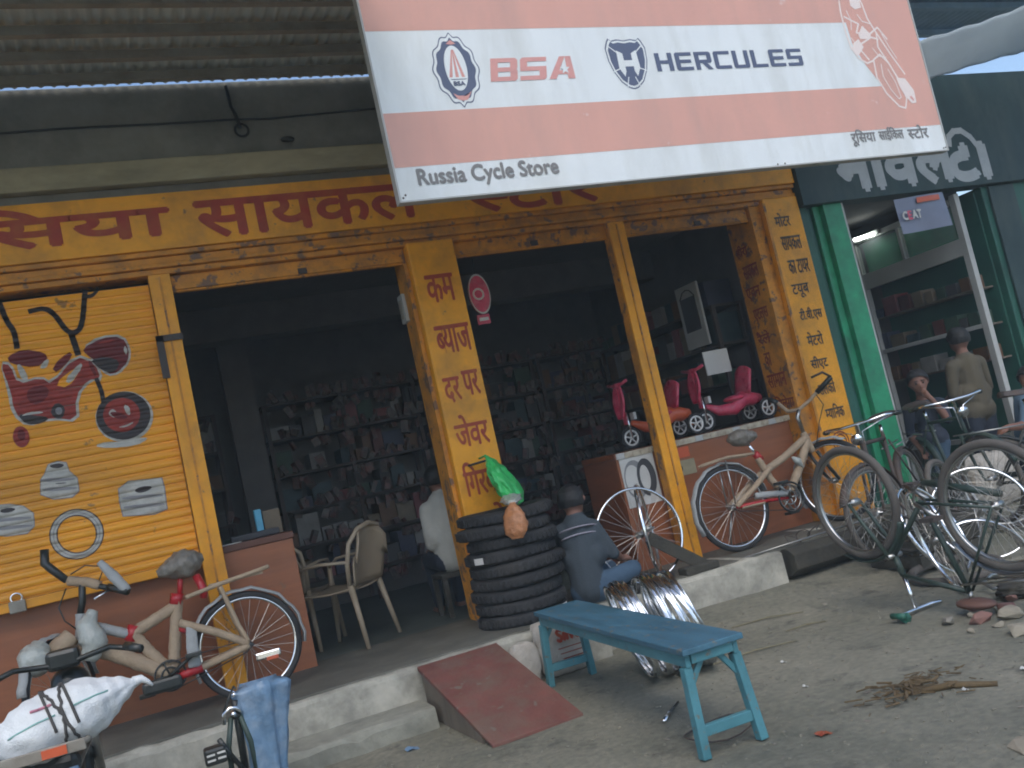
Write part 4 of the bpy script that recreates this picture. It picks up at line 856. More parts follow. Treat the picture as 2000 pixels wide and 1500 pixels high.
tubep(lb, 'grip', [(1.0,-.05,1.15),(1.01,-.05,1.07),(.98,-.04,1.03),(.91,-.02,.945)], [.024,.026,.024,.021], m_blk)
tubep(lb, 'grip', [(.70,.08,.85),(.60,.16,.795)], .022, m_blk); tubep(lb, 'mirror_wrap', [(.72,.10,1.0),(.66,.12,.90),(.60,.15,.80)], [.02,.032,.026], m_foam)
tubep(lb, 'brake_cable', [(.92,.0,.90),(.97,.04,.80),(.95,.05,.72),(.90,.03,.66)], .004, m_blk); tubep(lb, 'brake_cable', [(.74,.06,.90),(.70,.08,.97),(.80,.08,1.0),(.88,.05,.97)], .004, m_blk)
tubep(lb, 'chain', [(.46,.05,.345),(.02,.05,.355),(-.03,.05,.32),(.02,.05,.285),(.46,.05,.185)], .004, m_rust, 5)
tubep(lb, 'brake_lever', [(.70,.10,.83),(.78,.12,.80)], .006, m_chr)
tubep(lb, 'plastic_bundle', [(.80,.05,.74),(.84,.07,.66),(.82,.08,.56),(.86,.08,.47)], [.03,.06,.07,.04], m_cbag, 10); tubep(lb, 'plastic_bundle', [(1.08,.12,.62),(1.12,.16,.56),(1.10,.2,.48)], [.05,.09,.05], m_cbag, 10)
tubep(lb, 'wrapped_lamp', [(.93,.04,.63),(1.0,.06,.58),(1.06,.08,.53)], [.05,.06,.05], m_paper, 10)
tubep(lb, 'hanging_wrap', [(.30,.05,.52),(.315,.055,.40),(.32,.055,.28)], [.03,.036,.04], m_foam, 8, flat=.3, up=(0,1,0))
MB().box(-.17,-.02,.05,.07,.215,.26).build('reflector_plate', m_chr, lb, bevel=.012, shift=False); MB().box(-.15,-.08,.071,.078,.205,.225).build('reflector', m_ort, lb, shift=False)

# right bicycle: tan wrapped, leaning on the display counter, rear wheel to the left
rb = placed('bicycle', 'new tan wrapped bicycle leaning on the display counter', 'bicycle', (4.17, 6.03, PZ+.006), 0, rad(-4))
wheel(rb, (0,0,.335), .335, rim=m_rim)
wheel(rb, (1.02,-.02,.335), .335, u=(.45,-.9,0), rim=m_rim, tyre=m_rub)
tubep(rb, 'top_tube', [(.86,0,.72),(.60,0,.61),(.40,0,.55)], .031, m_paper); tubep(rb, 'down_tube', [(.875,0,.70),(.74,0,.52),(.57,0,.34)], .034, m_paper)
tubep(rb, 'seat_tube', [(.36,0,.66),(.42,0,.48),(.52,0,.30)], .028, m_paper); tubep(rb, 'head_tube', [(.86,0,.77),(.90,0,.60)], .028, m_paper)
for s_ in (-1,1):
    tubep(rb, 'seat_stay', [(.42,.035*s_,.56),(.20,.06*s_,.44),(0,.06*s_,.34)], .022, m_paper); tubep(rb, 'chain_stay', [(.50,.04*s_,.30),(.25,.06*s_,.325),(0,.06*s_,.335)], .013, m_redf)
    tubep(rb, 'carrier_rail', [(.30,.05*s_,.70),(.05,.055*s_,.72),(-.10,.055*s_,.71),(-.18,.02*s_,.70)], .011, m_paper)
    tubep(rb, 'fork', [(.90,.05*s_,.60),(.97,.055*s_,.45),(1.02,.055*s_-.02,.335)], .014, m_blk)
    tubep(rb, 'carrier_stay', [(.02,.055*s_,.70),(.0,.06*s_,.35)], .006, m_chrd)
tubep(rb, 'chain_guard', [(.05,-.05,.32),(.26,-.055,.315)], .022, m_paper, flat=.6); tubep(rb, 'chain_guard', [(.20,-.05,.38),(.36,-.05,.36),(.50,-.05,.34)], .026, m_foam)
tubep(rb, 'seat_post', [(.36,0,.66),(.30,0,.80)], .014, m_chr); tubep(rb, 'seat_clamp', [(.385,0,.64),(.345,0,.70)], .03, m_redf); sack_mesh((.14,0,.85), (.39,0,.84), [.03,.08,.10,.09,.07,.04], .7, .02, 15).build('saddle', m_foamd, rb, True, shift=False)
crank(rb, (.52,0,.30), -1, .10, -.9, m_chrd)
MB().ring((.52,-.062,.30), (1,0,0), (0,0,1), .118, .008, 40, 6).build('chain_guard', m_blk, rb, True, shift=False)
mudguard(rb, (0,0,.335), .36, rad(10), rad(205), m_foam, wob=.005); mudguard(rb, (1.02,-.02,.335), .36, rad(-30), rad(120), m_foam, u=(-.45,.9,0), wob=.005)
tubep(rb, 'stem', [(.865,0,.77),(.85,0,.90),(.88,-.01,.96)], .016, m_chrd)
tubep(rb, 'handlebar', [(.83,.16,1.06),(.84,.08,.97),(.88,-.01,.96),(.95,-.06,1.0),(1.06,-.14,1.09)], .015, m_paper)
tubep(rb, 'grip', [(1.02,-.11,1.055),(1.11,-.18,1.13),(1.13,-.20,1.15)], .022, m_blk); tubep(rb, 'brake_lever', [(1.13,-.20,1.15),(1.05,-.21,1.20),(.96,-.17,1.18)], .010, m_rust)
tubep(rb, 'grip', [(.83,.17,1.07),(.82,.24,1.11)], .022, m_blk)
tubep(rb, 'chain', [(.52,-.05,.40),(.02,-.05,.37),(-.03,-.05,.335),(.02,-.05,.30),(.52,-.05,.20)], .004, m_rust, 5)
tubep(rb, 'brake_cable', [(1.0,-.12,1.04),(1.06,-.10,.95),(1.0,-.06,.82),(.93,-.04,.66)], .004, m_blk, 5)
tubep(rb, 'kickstand', [(.03,.07,.30),(-.01,.10,.16),(-.02,.13,.01)], .008, m_chrd)
tubep(rb, 'wrap_sheet', [(.66,-.03,.60),(.70,-.035,.56),(.74,-.03,.50)], [.01,.03,.008], m_cbag)

# bicycle turned upside down for repair, standing on its handlebar and saddle
ub = thing('bicycle', 'old dark bicycle turned upside down for repair on the ground', 'bicycle', (4.0, 4.1, 0))
FH, RH = Vector((3.97,4.50,.66)), Vector((4.05,3.56,.585))
fd = (FH-RH); fd.z = 0; fd.normalize(); sd_ = Vector((fd.y, -fd.x, 0))
fu = (fd+sd_*.08).normalized()
def ubp(name, pts, r, mat, seg=8): return MB().tube([p-ORG[ub.name] for p in pts], r, seg).build(name, mat, ub, True, shift=False)
class _P: pass
wheel(ub, FH-ORG[ub.name], .35, u=fu, tyre=m_rubd, rim=m_chrd, tr=.024); wheel(ub, RH-ORG[ub.name], .35, u=fd, tyre=m_rubd, rim=m_chrd, tr=.024)
HB = Vector((3.97,4.22,.02)); hT = FH-fd*.20+Vector((0,0,-.33)); hB_ = FH-fd*.23+Vector((0,0,-.45)); BBu = RH+fd*.46+Vector((0,0,.05)); SCu = RH+fd*.30+Vector((0,0,-.46))
for s_ in (-1,1):
    o = sd_*.05*s_; ubp('fork', [FH+o, FH-fd*.07+Vector((0,0,-.12))+o, hT+o*.9], [.009,.012,.013], m_bgr)
    ubp('chain_stay', [BBu+o*.8, RH+o], .009, m_bgr); ubp('seat_stay', [SCu+o*.5, RH+o], .008, m_bgr); ubp('mudguard_stay', [RH+o, RH-fd*.2+Vector((0,0,-.30))+o*.6], .003, m_chrd)
ubp('fork_crown', [hT-sd_*.055, hT+sd_*.055], .016, m_chrd); ubp('head_tube', [hT, hB_], .019, m_bgr)
ubp('top_tube', [hB_, SCu], .015, m_bgr); ubp('down_tube', [hT, BBu], .016, m_bgr); ubp('seat_tube', [SCu, BBu], .016, m_bgr)
st_ = HB+Vector((0,0,.01)); ubp('stem', [hB_, st_], .013, m_chr)
ub_h = ubp('handlebar', [HB-sd_*.21+Vector((0,0,.01))-fd*.05, HB-sd_*.15, HB, HB+sd_*.13, HB+sd_*.18-fd*.03], .011, m_chr)
ubp('grip', [HB-sd_*.20+Vector((0,0,.015)), HB-sd_*.21-fd*.10+Vector((0,0,.02))], .018, m_dgreen)
ubp('seat_post', [SCu, Vector((SCu.x,SCu.y,.08))], .013, m_chrd)
sm_ = MB(); sc_ = Vector((SCu.x, SCu.y, .06)); sm_.ell(sc_-fd*.02-ORG[ub.name], (.07,.12,.032), 14, 8, rmat('Z', math.atan2(fd.y, fd.x)-PI/2)); sm_.build('saddle', m_leath, ub, True, shift=False)
mudguard(ub, RH-ORG[ub.name], .375, rad(190), rad(330), m_chrd, u=fd); mudguard(ub, FH-ORG[ub.name], .375, rad(200), rad(300), m_bgr, u=fu)
ck = MB().ring(BBu+sd_*.05-ORG[ub.name], fd, (0,0,1), .09, .007, 28, 6); ck.build('chainring', m_chrd, ub, True, shift=False)
for s_, a in ((1,.5),(-1,.5+PI)):
    e = BBu+fd*.165*math.cos(a)+Vector((0,0,.165*math.sin(a)))+sd_*.08*s_; c2 = ubp('crank_arm', [BBu+sd_*.06*s_, e], .011, m_chrd)
    MB().obox(e+sd_*.05*s_-ORG[ub.name], (.09,.085,.024), rmat('Z', math.atan2(fd.y, fd.x))).build('pedal', m_rust, c2, shift=False)
ubp('chain_case', [BBu+sd_*.05+Vector((0,0,.10)), RH+sd_*.05+Vector((0,0,.05))], .02, m_bgr)
cr_ = Vector((RH.x, RH.y, .22)); ubp('carrier_rail', [SCu+sd_*.05+Vector((0,0,.05)), cr_+sd_*.06-fd*.25], .006, m_chrd); ubp('carrier_rail', [SCu-sd_*.05+Vector((0,0,.05)), cr_-sd_*.06-fd*.25], .006, m_chrd)

# upright old bicycle behind it, its handlebar towards the green shop
def roadster(label, loc, rz, lean, fm, steer=0):
    o = placed('bicycle', label, 'bicycle', loc, rz, lean)
    u = (math.cos(steer), math.sin(steer), 0)
    wheel(o, (0,0,.345), .345, tyre=m_rubd, rim=m_chrd); wheel(o, (1.08,0,.345), .345, u=u, tyre=m_rubd, rim=m_chrd)
    tubep(o, 'top_tube', [(.34,0,.82),(.88,0,.84)], .015, fm); tubep(o, 'down_tube', [(.90,0,.72),(.47,0,.29)], .016, fm); tubep(o, 'seat_tube', [(.33,0,.85),(.47,0,.29)], .016, fm); tubep(o, 'head_tube', [(.875,0,.87),(.91,0,.70)], .019, fm)
    for s_ in (-1,1):
        tubep(o, 'seat_stay', [(.34,.03*s_,.80),(0,.055*s_,.345)], .008, fm); tubep(o, 'chain_stay', [(.47,.04*s_,.29),(0,.055*s_,.345)], .010, fm)
        tubep(o, 'fork', [(.91,.05*s_,.71),(1.0,.05*s_,.48),(1.08,.05*s_,.345)], [.014,.012,.009], fm); tubep(o, 'carrier_rail', [(.28,.06*s_,.74),(-.22,.06*s_,.76)], .006, m_chrd)
        tubep(o, 'grip', [(.80,.27*s_,.99),(.70,.28*s_,.985)], .018, m_blk); tubep(o, 'brake_rod', [(.83,.22*s_,.985),(.92,.04*s_,.93),(.93,.03*s_,.74)], .004, m_chr)
    tubep(o, 'seat_post', [(.33,0,.85),(.315,0,.93)], .013, m_chr); saddle(o, (.29,0,.99), m_rust, .27, .10); tubep(o, 'stem', [(.875,0,.86),(.865,0,.98),(.92,0,.99)], .013, m_chr)
    tubep(o, 'handlebar', [(.80,-.27,.99),(.88,-.22,1.0),(.92,-.10,.99),(.92,.10,.99),(.88,.22,1.0),(.80,.27,.99)], .011, m_chr)
    mudguard(o, (0,0,.345), .37, rad(5), rad(195), fm); mudguard(o, (1.08,0,.345), .37, rad(20), rad(170), fm, u=u)
    crank(o, (.47,0,.29), -1, .10, .7); tubep(o, 'chain_case', [(.50,-.05,.36),(.0,-.05,.40)], .022, fm); tubep(o, 'stand', [(.0,.08,.34),(-.05,.12,.02)], .008, m_chrd)
    tubep(o, 'lamp_bracket', [(.93,0,.90),(.98,0,.88)], [.03,.045], m_chr, 12)
    return o
roadster('old dark green bicycle standing with chrome handlebar before the green shop', (6.38, 6.22, .09), rad(-112), rad(3), m_bgr, rad(10))
roadster('old black bicycle cut off by the right edge of the picture', (5.95, 5.15, .05), rad(-38), rad(-4), m_blk, rad(15))

roadster('old rusty bicycle leaning behind the upturned bicycle beside the log', (5.75, 5.75, .085), rad(-150), rad(5), m_rust, rad(-20))
wl = placed('bicycle_wheel', 'tyred old wheel leaning among the bicycles before the green shop', 'wheel', (5.45, 5.05, .03), rad(25), rad(-14)); wheel(wl, (0,0,.345), .345, tyre=m_rubd, rim=m_chrd)
# ------------------------------------------------------------------ moped with a sack, bottom left
mp = placed('moped', 'dark moped parked at lower left with a white sack on its carrier', 'moped', (-.44, 3.88, 0), rad(88), 0)
for cx in (0, 1.04):
    w_ = MB().ring((cx,0,.25), (1,0,0), (0,0,1), .185, .02, 40, 8).build('wheel', m_chrd, mp, True, shift=False); MB().ring((cx,0,.25), (1,0,0), (0,0,1), .212, .038, 40, 10).build('tyre', m_rub, w_, True, shift=False)
    q = MB()
    for k in range(24): a = 2*PI*k/24; q.tube([(cx+.03*math.cos(a+.4),.02*(-1)**k,.25+.03*math.sin(a+.4)), (cx+.18*math.cos(a),0,.25+.18*math.sin(a))], .002, 3)
    q.build('spokes', m_spk, w_, shift=False); MB().tube([(cx,-.05,.25),(cx,.05,.25)], .05, 14).build('hub', m_steel, w_, True, shift=False)
mudguard(mp, (0,0,.25), .28, rad(10), rad(190), m_blk, w=.06); mudguard(mp, (1.04,0,.25), .28, rad(20), rad(170), m_blk, w=.05)
tubep(mp, 'main_frame', [(.08,0,.52),(.35,0,.42),(.60,0,.36),(.80,0,.58),(.88,0,.78)], .035, m_blk); MB().box(.25,.58,-.10,.10,.16,.36).build('engine', m_steel, mp, bevel=.04, shift=False)
MB().ell((.40,0,.30), (.16,.12,.10)).build('engine_cover', m_chrd, mp, True, shift=False); tubep(mp, 'exhaust', [(.40,-.12,.2),(.10,-.15,.2),(-.25,-.15,.24)], [.02,.035,.035], m_chrd)
MB().box(-.05,.50,-.11,.11,.60,.68).build('seat', m_blk, mp, bevel=.03, shift=False); tubep(mp, 'seat_tube', [(.22,0,.45),(.22,0,.61)], .03, m_blk)
for s_ in (-1,1):
    tubep(mp, 'fork', [(.90,.06*s_,.75),(1.04,.06*s_,.25)], .02, m_chrd); tubep(mp, 'rear_shock', [(.0,.09*s_,.26),(.06,.10*s_,.56)], .025, m_chrd)
    tubep(mp, 'grip', [(.78,.27*s_,.92),(.70,.33*s_,.90)], .02, m_blk);
    tubep(mp, 'carrier_rail', [(.10,.14*s_,.70),(-.10,.15*s_,.715),(-.16,.13*s_,.715)], .012, m_steel)
tubep(mp, 'handlebar', [(.72,-.32,.90),(.84,-.2,.93),(.86,0,.90),(.84,.2,.93),(.72,.32,.90)], .013, m_blk)
MB().ell((.98,0,.80), (.09,.085,.085)).build('headlamp', m_blk, mp, True, shift=False); MB().box(.84,.93,-.07,.07,.88,.97).build('instrument_box', m_blk, mp, bevel=.02, shift=False)
MB().box(-.17,-.155,-.15,.15,.695,.735).build('carrier_edge', m_steel, mp, bevel=.004, shift=False); MB().box(-.178,-.1705,-.09,-.01,.70,.73).build('reflector', m_ort, mp, shift=False)
for y in (-.08,0,.08): tubep(mp, 'carrier_bar', [(-.15,y,.715),(.08,y,.70)], .008, m_steel)
MB().box(-.21,-.17,-.05,.05,.52,.60).build('tail_lamp', m_redf, mp, bevel=.015, shift=False)
sk = thing('sack', 'bulging white woven sack roped on the moped carrier', 'sack', (-.36, 3.92, .70))
SKA, SKB, SKP = Vector((-.60,3.86,.745)), Vector((-.115,3.93,.845)), [.03,.10,.135,.145,.14,.145,.14,.125,.095,.06,.022]
skm = sack_mesh(SKA, SKB, SKP, .80, .014, 3, 60, 48, .012); SKV = [p.copy() for p in skm.v]; skm.build('bag', m_sack, sk, True)
def on_sack(t, an, lift=.004):
    i = max(0, min(60, round(t*60))); j = round(an/(2*PI)*48) % 48; p = SKV[i*48+j]; c = SKA.lerp(SKB, i/60); return p+(p-c).normalized()*lift
def sline(n, pts, r, mt):
    q = []
    for (t0, a0), (t1, a1) in zip(pts[:-1], pts[1:]): q += [on_sack(t0+(t1-t0)*k/10, a0+(a1-a0)*k/10, r*.7) for k in range(10)]
    MB().tube(q+[on_sack(*pts[-1], r*.7)], r, 6).build(n, mt, sk, True)
MB().tube([(-.118,3.93,.845),(-.09,3.93,.85),(-.07,3.93,.835),(-.055,3.93,.815)], [.022,.016,.009,.005], 8).build('tied_neck', m_sack, sk, True)
UA = math.atan2(1, 0)
for s0, s1 in ((.40,.55),(.55,.40)): sline('rope', [(s0, rad(-75)), ((s0+s1)/2, rad(15)), (s1, rad(100)), (s1, rad(190))] , .0055, m_rope); sline('rope', [(s0, rad(255)), ((s0+s1)/2, rad(165)), (s1, rad(80)), (s1, rad(-10))] , .0055, m_rope)
m_gp = M('green print', (.22,.42,.38), .8); m_pp = M('pink print', (.55,.22,.28), .8)
for a_ in (rad(20), rad(160)):
    sline('printed_line', [(.12,a_),(.44,a_)], .003, m_gp); sline('printed_line', [(.55,a_),(.8,a_)], .003, m_gp); sline('printed_line', [(.3,a_+.5*(1 if a_ < 1 else -1)),(.44,a_+.45*(1 if a_ < 1 else -1))], .005, m_pp)
one('plastic_sheet', sack_mesh((-.36,3.66,.34), (-.37,3.70,.65), [.03,.07,.085,.075,.06,.035], .5, .03, 9, 40, 48, .10), m_bplas, 'blue plastic sheet hanging below the sack on the moped', 'plastic sheet', smooth=True)

# bare bicycle frame and blue plastic bundle beside the step
bf = thing('stripped_bicycle', 'stripped black bicycle frame with brake and pedal standing before the step', 'bicycle', (.24, 4.6, 0))
def bfp(n, pts, r, mt, sg_=8): return MB().tube(pts, r, sg_).build(n, mt, bf, True)
for s_ in (-1,1):
    bfp('stay', [(.255+.02*s_,4.6,.49),(.25+.05*s_,4.6,.36),(.25+.06*s_,4.62,.012)], [.012,.013,.010], m_bgr)
bfp('seat_tube', [(.265,4.61,.56),(.262,4.66,.35),(.26,4.72,.10)], .017, m_blk); bfp('stay_bridge', [(.235,4.6,.49),(.275,4.6,.49)], .014, m_blk)
bfp('brake_caliper', [(.20,4.585,.47),(.205,4.58,.515),(.235,4.578,.535),(.26,4.58,.53),(.285,4.585,.50)], .009, m_chr); bfp('brake_bolt', [(.247,4.57,.50),(.247,4.60,.51)], .012, m_chr)
bfp('brake_cable', [(.205,4.58,.52),(.24,4.58,.58),(.27,4.6,.62),(.28,4.66,.60)], .005, m_blk); bfp('clamp_bolt', [(.255,4.58,.585),(.275,4.58,.59)], .010, m_chr)
bfp('crank_arm', [(.27,4.62,.20),(.20,4.56,.34),(.165,4.55,.42)], .012, m_blk); pd = MB(); pd.box(.09,.185,4.50,4.58,.325,.40); pdo = pd.build('pedal', m_blk, bf, bevel=.012)
for zz in (.352,.375): MB().box(.10,.135,4.494,4.499,zz-.006,zz+.002).build('reflector_strip', m_card, pdo); MB().box(.145,.18,4.494,4.499,zz-.004,zz+.004).build('reflector_strip', m_card, pdo)
m = MB(); NV = 28
for i in range(25):
    t = i/24; c = Vector((.345+.045*t, 4.63, .0+.60*t))
    for j in range(NV):
        an = 2*PI*j/NV; f_ = 1+.25*math.sin(5*an+3*t)+.16*MN.noise(Vector((t*4, math.cos(an)*3, math.sin(an)*3)))
        rr = (.062+.055*t**1.6 if t < .97 else .10); m.v.append(c+Vector((math.cos(an)*rr*f_, math.sin(an)*rr*.5*f_, .015*math.sin(3*an) if i == 24 else 0)))
m.f = [(i*NV+j, i*NV+(j+1)%NV, (i+1)*NV+(j+1)%NV, (i+1)*NV+j) for i in range(24) for j in range(NV)]+[tuple(range(NV)), tuple(24*NV+j for j in range(NV-1,-1,-1))]
one('plastic_bundle', m, m_bplas, 'upright bundle wrapped in crumpled blue plastic before the step', 'bundle', smooth=True)

# ------------------------------------------------------------------ tyres, wheels, rims
TY = (2.24, 5.90)
names = ['lowest', 'second', 'third', 'fourth', 'fifth', 'sixth', 'seventh', 'eighth', 'topmost']
for i in range(9):
    x = TY[0]+rnd.uniform(-.02,.02); y = TY[1]+rnd.uniform(-.02,.02); zz = PZ+.048+i*.084
    t = thing('tyre', 'black tyre, %s in the stack against the lettered pillar' % (names[i] if i in (0,8) else names[i]+' from the bottom'), 'tyre', (x, y, zz-.042), 'black tyres stacked by the pillar')
    tq = rnd.uniform(.955,1.03); x += rnd.uniform(-.02,.02)
    m = MB(); prof = [(.225,-.02),(.235,-.036),(.275,-.042),(.305,-.036),(.318,-.018),(.320,0),(.318,.018),(.305,.036),(.275,.042),(.235,.036),(.225,.02),(.235,0)]; n = len(prof)
    for k in range(44):
        a = 2*PI*k/44
        for r, h in prof: m.v.append(Vector((x+tq*r*math.cos(a), y+tq*r*math.sin(a), zz+h+.005*math.sin(a*2+i))))
    m.f = [(k*n+q, ((k+1)%44)*n+q, ((k+1)%44)*n+(q+1)%n, k*n+(q+1)%n) for k in range(44) for q in range(n)]
    ty = m.build('casing', m_rub, t, True)
    m = MB()
    for k in range(88):
        a = 2*PI*k/88; e = Vector((math.cos(a), math.sin(a), 0)); s_ = Vector((-e.y, e.x, 0)); c = Vector((x,y,zz+.005*math.sin(a*2+i)))+e*.319*tq
        m.obox(c, (.007,.012,.05), Matrix(((e.x,s_.x,0),(e.y,s_.y,0),(0,0,1))) @ rmat('X', .35 if k % 2 else -.35))
    m.build('tread', m_rub, t)
    if i in (0,5,8):
        a0 = {0:rad(-55), 5:rad(-160), 8:rad(-20)}[i]; m = MB()
        for k in range(6):
            a = a0+k*.05
            for zq in (-.03,.03): m.v.append(Vector((x+.327*tq*math.cos(a), y+.327*tq*math.sin(a), zz+zq*(1 if i == 0 else .7))))
        m.f = [(2*k,2*k+1,2*k+3,2*k+2) for k in range(5)]; m.build('paper_label', m_card, t)
def loose_wheel(label, c, u, v, Rr, **k):
    t = thing('bicycle_wheel', label, 'wheel', (c[0],c[1],PZ)); wheel(t, Vector(c)-Vector((c[0],c[1],PZ)), Rr, u, v, tyre=None, rim=m_chr, spokes=32, name='rim', **k); return t
loose_wheel('bare spoked bicycle wheel leaning beside the seated mechanic', (3.24,5.90,.645), (.985,-.05,0), (.02,.12,1), .335)
loose_wheel('second bare bicycle wheel turned aside behind the first', (3.43,6.10,.65), (.55,.83,0), (-.04,.02,1), .335)
cT = Vector((3.12,5.78,PZ+.035)); m = MB(); m.ring(cT, (1,0,0), (0,1,0), .19, .036, 40, 10); one('tyre', m, m_rub, 'single black tyre lying flat on the plinth beside the mechanic', 'tyre', smooth=True)
one('wood_plank', MB().bar((3.28,5.86,.62), (3.62,5.74,.33), .05, .09), m_log, 'dark plank leaning through the bare wheels', 'plank', bevel=.006)
one('wood_block', MB().box(3.42,3.70,5.68,5.80,PZ+.006,.36), m_log, 'dark wooden block lying on the plinth under the bare wheels', 'block', bevel=.01)
# bundle of chrome rims standing on edge
ORD = ['first','second','third','fourth','fifth','sixth','seventh','eighth','ninth','tenth']
ax = Vector((.93,-.36,.0)).normalized(); vz = Vector((-.24,.02,.97)); vz = (vz-ax*vz.dot(ax)*.0).normalized()
for i in range(10):
    base = Vector((2.455,4.70,0))+ax*(.037*i+rnd.uniform(-.012,.012))
    n_ = (ax+Vector((0,0,.26))+Vector((rnd.uniform(-.08,.08),.12+rnd.uniform(-.10,.10),rnd.uniform(-.10,.06)))).normalized(); v = (Vector((0,0,1))-n_*n_.z).normalized(); u = v.cross(n_)
    c = base+v*.290; zmin = c.z-.290*v.z-.014*abs(n_.z); c.z -= zmin-.004
    t = thing('chrome_rim', 'chrome bicycle rim behind the blue bench, %s from the left in the bundle' % ORD[i], 'rim', (base.x, base.y, 0), 'chrome rims bundled behind the blue bench')
    m = MB(); prof = [(.265,-.010),(.270,-.016),(.284,-.0165),(.286,-.012),(.276,-.008),(.272,0),(.276,.008),(.286,.012),(.284,.0165),(.270,.016),(.265,.010)]; n = len(prof)
    for k in range(56):
        a = 2*PI*k/56; e = u*math.cos(a)+v*math.sin(a)
        for r, h in prof: m.v.append(c+e*r+n_*h)
    m.f = [(k*n+q, ((k+1)%56)*n+q, ((k+1)%56)*n+(q+1)%n, k*n+(q+1)%n) for k in range(56) for q in range(n)]; m.build('hoop', m_chr, t, True)

# ------------------------------------------------------------------ blue bench
be = thing('bench', 'long narrow blue painted wooden bench standing askew on the ground', 'bench', (2.14, 4.3, 0))
A, B_ = Vector((2.20,5.22,.435)), Vector((2.065,3.385,.435)); bd_ = (B_-A).normalized(); bs_ = Vector((-bd_.y, bd_.x, 0))
def bb(n, p, q, w, h, mt=m_bluel, **k): return MB().bar(p, q, w, h).build(n, mt, be, bevel=.004)
bb('seat_plank', A-bd_*.02, B_+bd_*.03, .29, .026, m_blue)
for s_ in (-1,1):
    bb('side_rail', A+bs_*.115*s_+Vector((0,0,-.042)), B_+bs_*.115*s_+Vector((0,0,-.042)), .024, .055)
    for e, sg2 in ((A+bd_*.02,-1),(B_-bd_*.03,1)):
        top = e+bs_*.118*s_+Vector((0,0,-.0705)); bot = e+bs_*.138*s_+bd_*.03*sg2; bot.z = .0
        bb('leg', top, bot, .04, .045)
for e, sg2 in ((A+bd_*.02,-1),(B_-bd_*.03,1)):
    bb('end_rail', e-bs_*.10+Vector((0,0,-.035))+bd_*.025*sg2, e+bs_*.10+Vector((0,0,-.035))+bd_*.025*sg2, .022, .045)
    z1 = e-bs_*.115+bd_*.02*sg2; z2 = e+bs_*.115+bd_*.02*sg2; z1.z = z2.z = .105; bb('stretcher', z1, z2, .03, .045)
    for s_ in (-1,1): bb('brace', e+bs_*.112*s_+Vector((0,0,-.15)), e+bs_*.045*s_+Vector((0,0,-.058)), .018, .026)

# ------------------------------------------------------------------ ramp
rp = thing('ramp', 'wooden ramp with red oxide top leading up to the plinth', 'ramp', (1.6, 4.9, 0))
m = MB(); m.add([(1.345,5.465,.298),(1.86,5.465,.298),(1.90,4.47,.02),(1.39,4.47,.02),(1.345,5.465,.272),(1.86,5.465,.272),(1.90,4.47,.0),(1.39,4.47,.0)], [(0,1,2,3),(4,7,6,5),(0,3,7,4),(1,5,6,2),(3,2,6,7),(0,4,5,1)]); m.build('top_board', m_ramp, rp, bevel=.004)
for x in (1.36,1.80):
    m = MB(); m.add([(x,5.45,.268),(x+.05,5.45,.268),(x+.075,4.6,.03),(x+.025,4.6,.03),(x,5.45,.0),(x+.05,5.45,.0),(x+.075,4.6,.0),(x+.025,4.6,.0)], [(0,1,2,3),(4,7,6,5),(0,3,7,4),(1,5,6,2),(3,2,6,7),(0,4,5,1)]); m.build('side_board', m_wood, rp)

# ------------------------------------------------------------------ sacks, bags
s2 = thing('sack', 'dirty white sack printed in red standing under the blue bench', 'sack', (2.24, 5.36, 0))
def bagf(x0, x1, y0, y1, z0, z1, amp, seed, k=4):
    m = MB(); c = Vector(((x0+x1)/2,(y0+y1)/2,(z0+z1)/2)); h = Vector(((x1-x0)/2,(y1-y0)/2,(z1-z0)/2)); nu, nv = 36, 22
    for j in range(nv+1):
        p = PI*j/nv
        for i in range(nu):
            t = 2*PI*i/nu; d = Vector((math.sin(p)*math.cos(t), math.sin(p)*math.sin(t), math.cos(p)))
            s_ = (abs(d.x)**k+abs(d.y)**k+abs(d.z)**k)**(-1/k); nz = 1+amp*MN.noise(d*3+Vector((seed,0,0)))+amp*.5*MN.noise(d*8+Vector((seed,3,0)))
            q = c+Vector((d.x*h.x, d.y*h.y, d.z*h.z))*s_*nz; q.z = max(q.z, z0+.002); m.v.append(q)
    m.f = [(j*nu+i, (j+1)*nu+i, (j+1)*nu+(i+1)%nu, j*nu+(i+1)%nu) for j in range(nv) for i in range(nu)]; return m
bagf(2.10,2.45,5.36,5.58,0,.34,.07,2,5).build('bag', m_sackd, s2, True)
text(['Silver'], s2, m_redp, (2.205, 5.335, .215), .20, .075, bold=.006)
for i in range(4): text(['Silver '*2], s2, m_redd, (2.11, 5.336, .165-.03*i), .24, .012, name='small_print') if False else MB().box(2.20+.01*i, 2.40-.03*(i%2), 5.333, 5.335, .17-.032*i, .176-.032*i).build('printed_line', m_redd, s2)
one('sack', bagf(1.90,2.10,5.38,5.46,0,.26,.12,8,3), m_sackd, 'slumped empty white sack between the ramp and the bench', 'sack', smooth=True)
gb = thing('carrier_bag', 'bright green plastic carrier bag hung on the lettered pillar', 'bag', (2.42, 6.1, 1.1))
m = sack_mesh((2.29,6.08,1.43), (2.42,5.98,1.06), [.03,.09,.14,.16,.165,.15,.07], .4, .022, 5, 50, 64, .07); m.build('bag', m_gbag, gb, True)
MB().tube([(2.28,6.20,1.43),(2.30,6.12,1.44),(2.32,6.09,1.41)], .008, 6).build('handle', m_gbag, gb, True); MB().tube([(2.18,6.185,1.395),(2.31,6.165,1.405)], .008, 6).build('hook', m_blk, gb, True)
cb2 = thing('carrier_bag', 'clear plastic bag of orange snacks drooping over the tyre stack below the green bag', 'bag', (2.17, 5.55, .86))
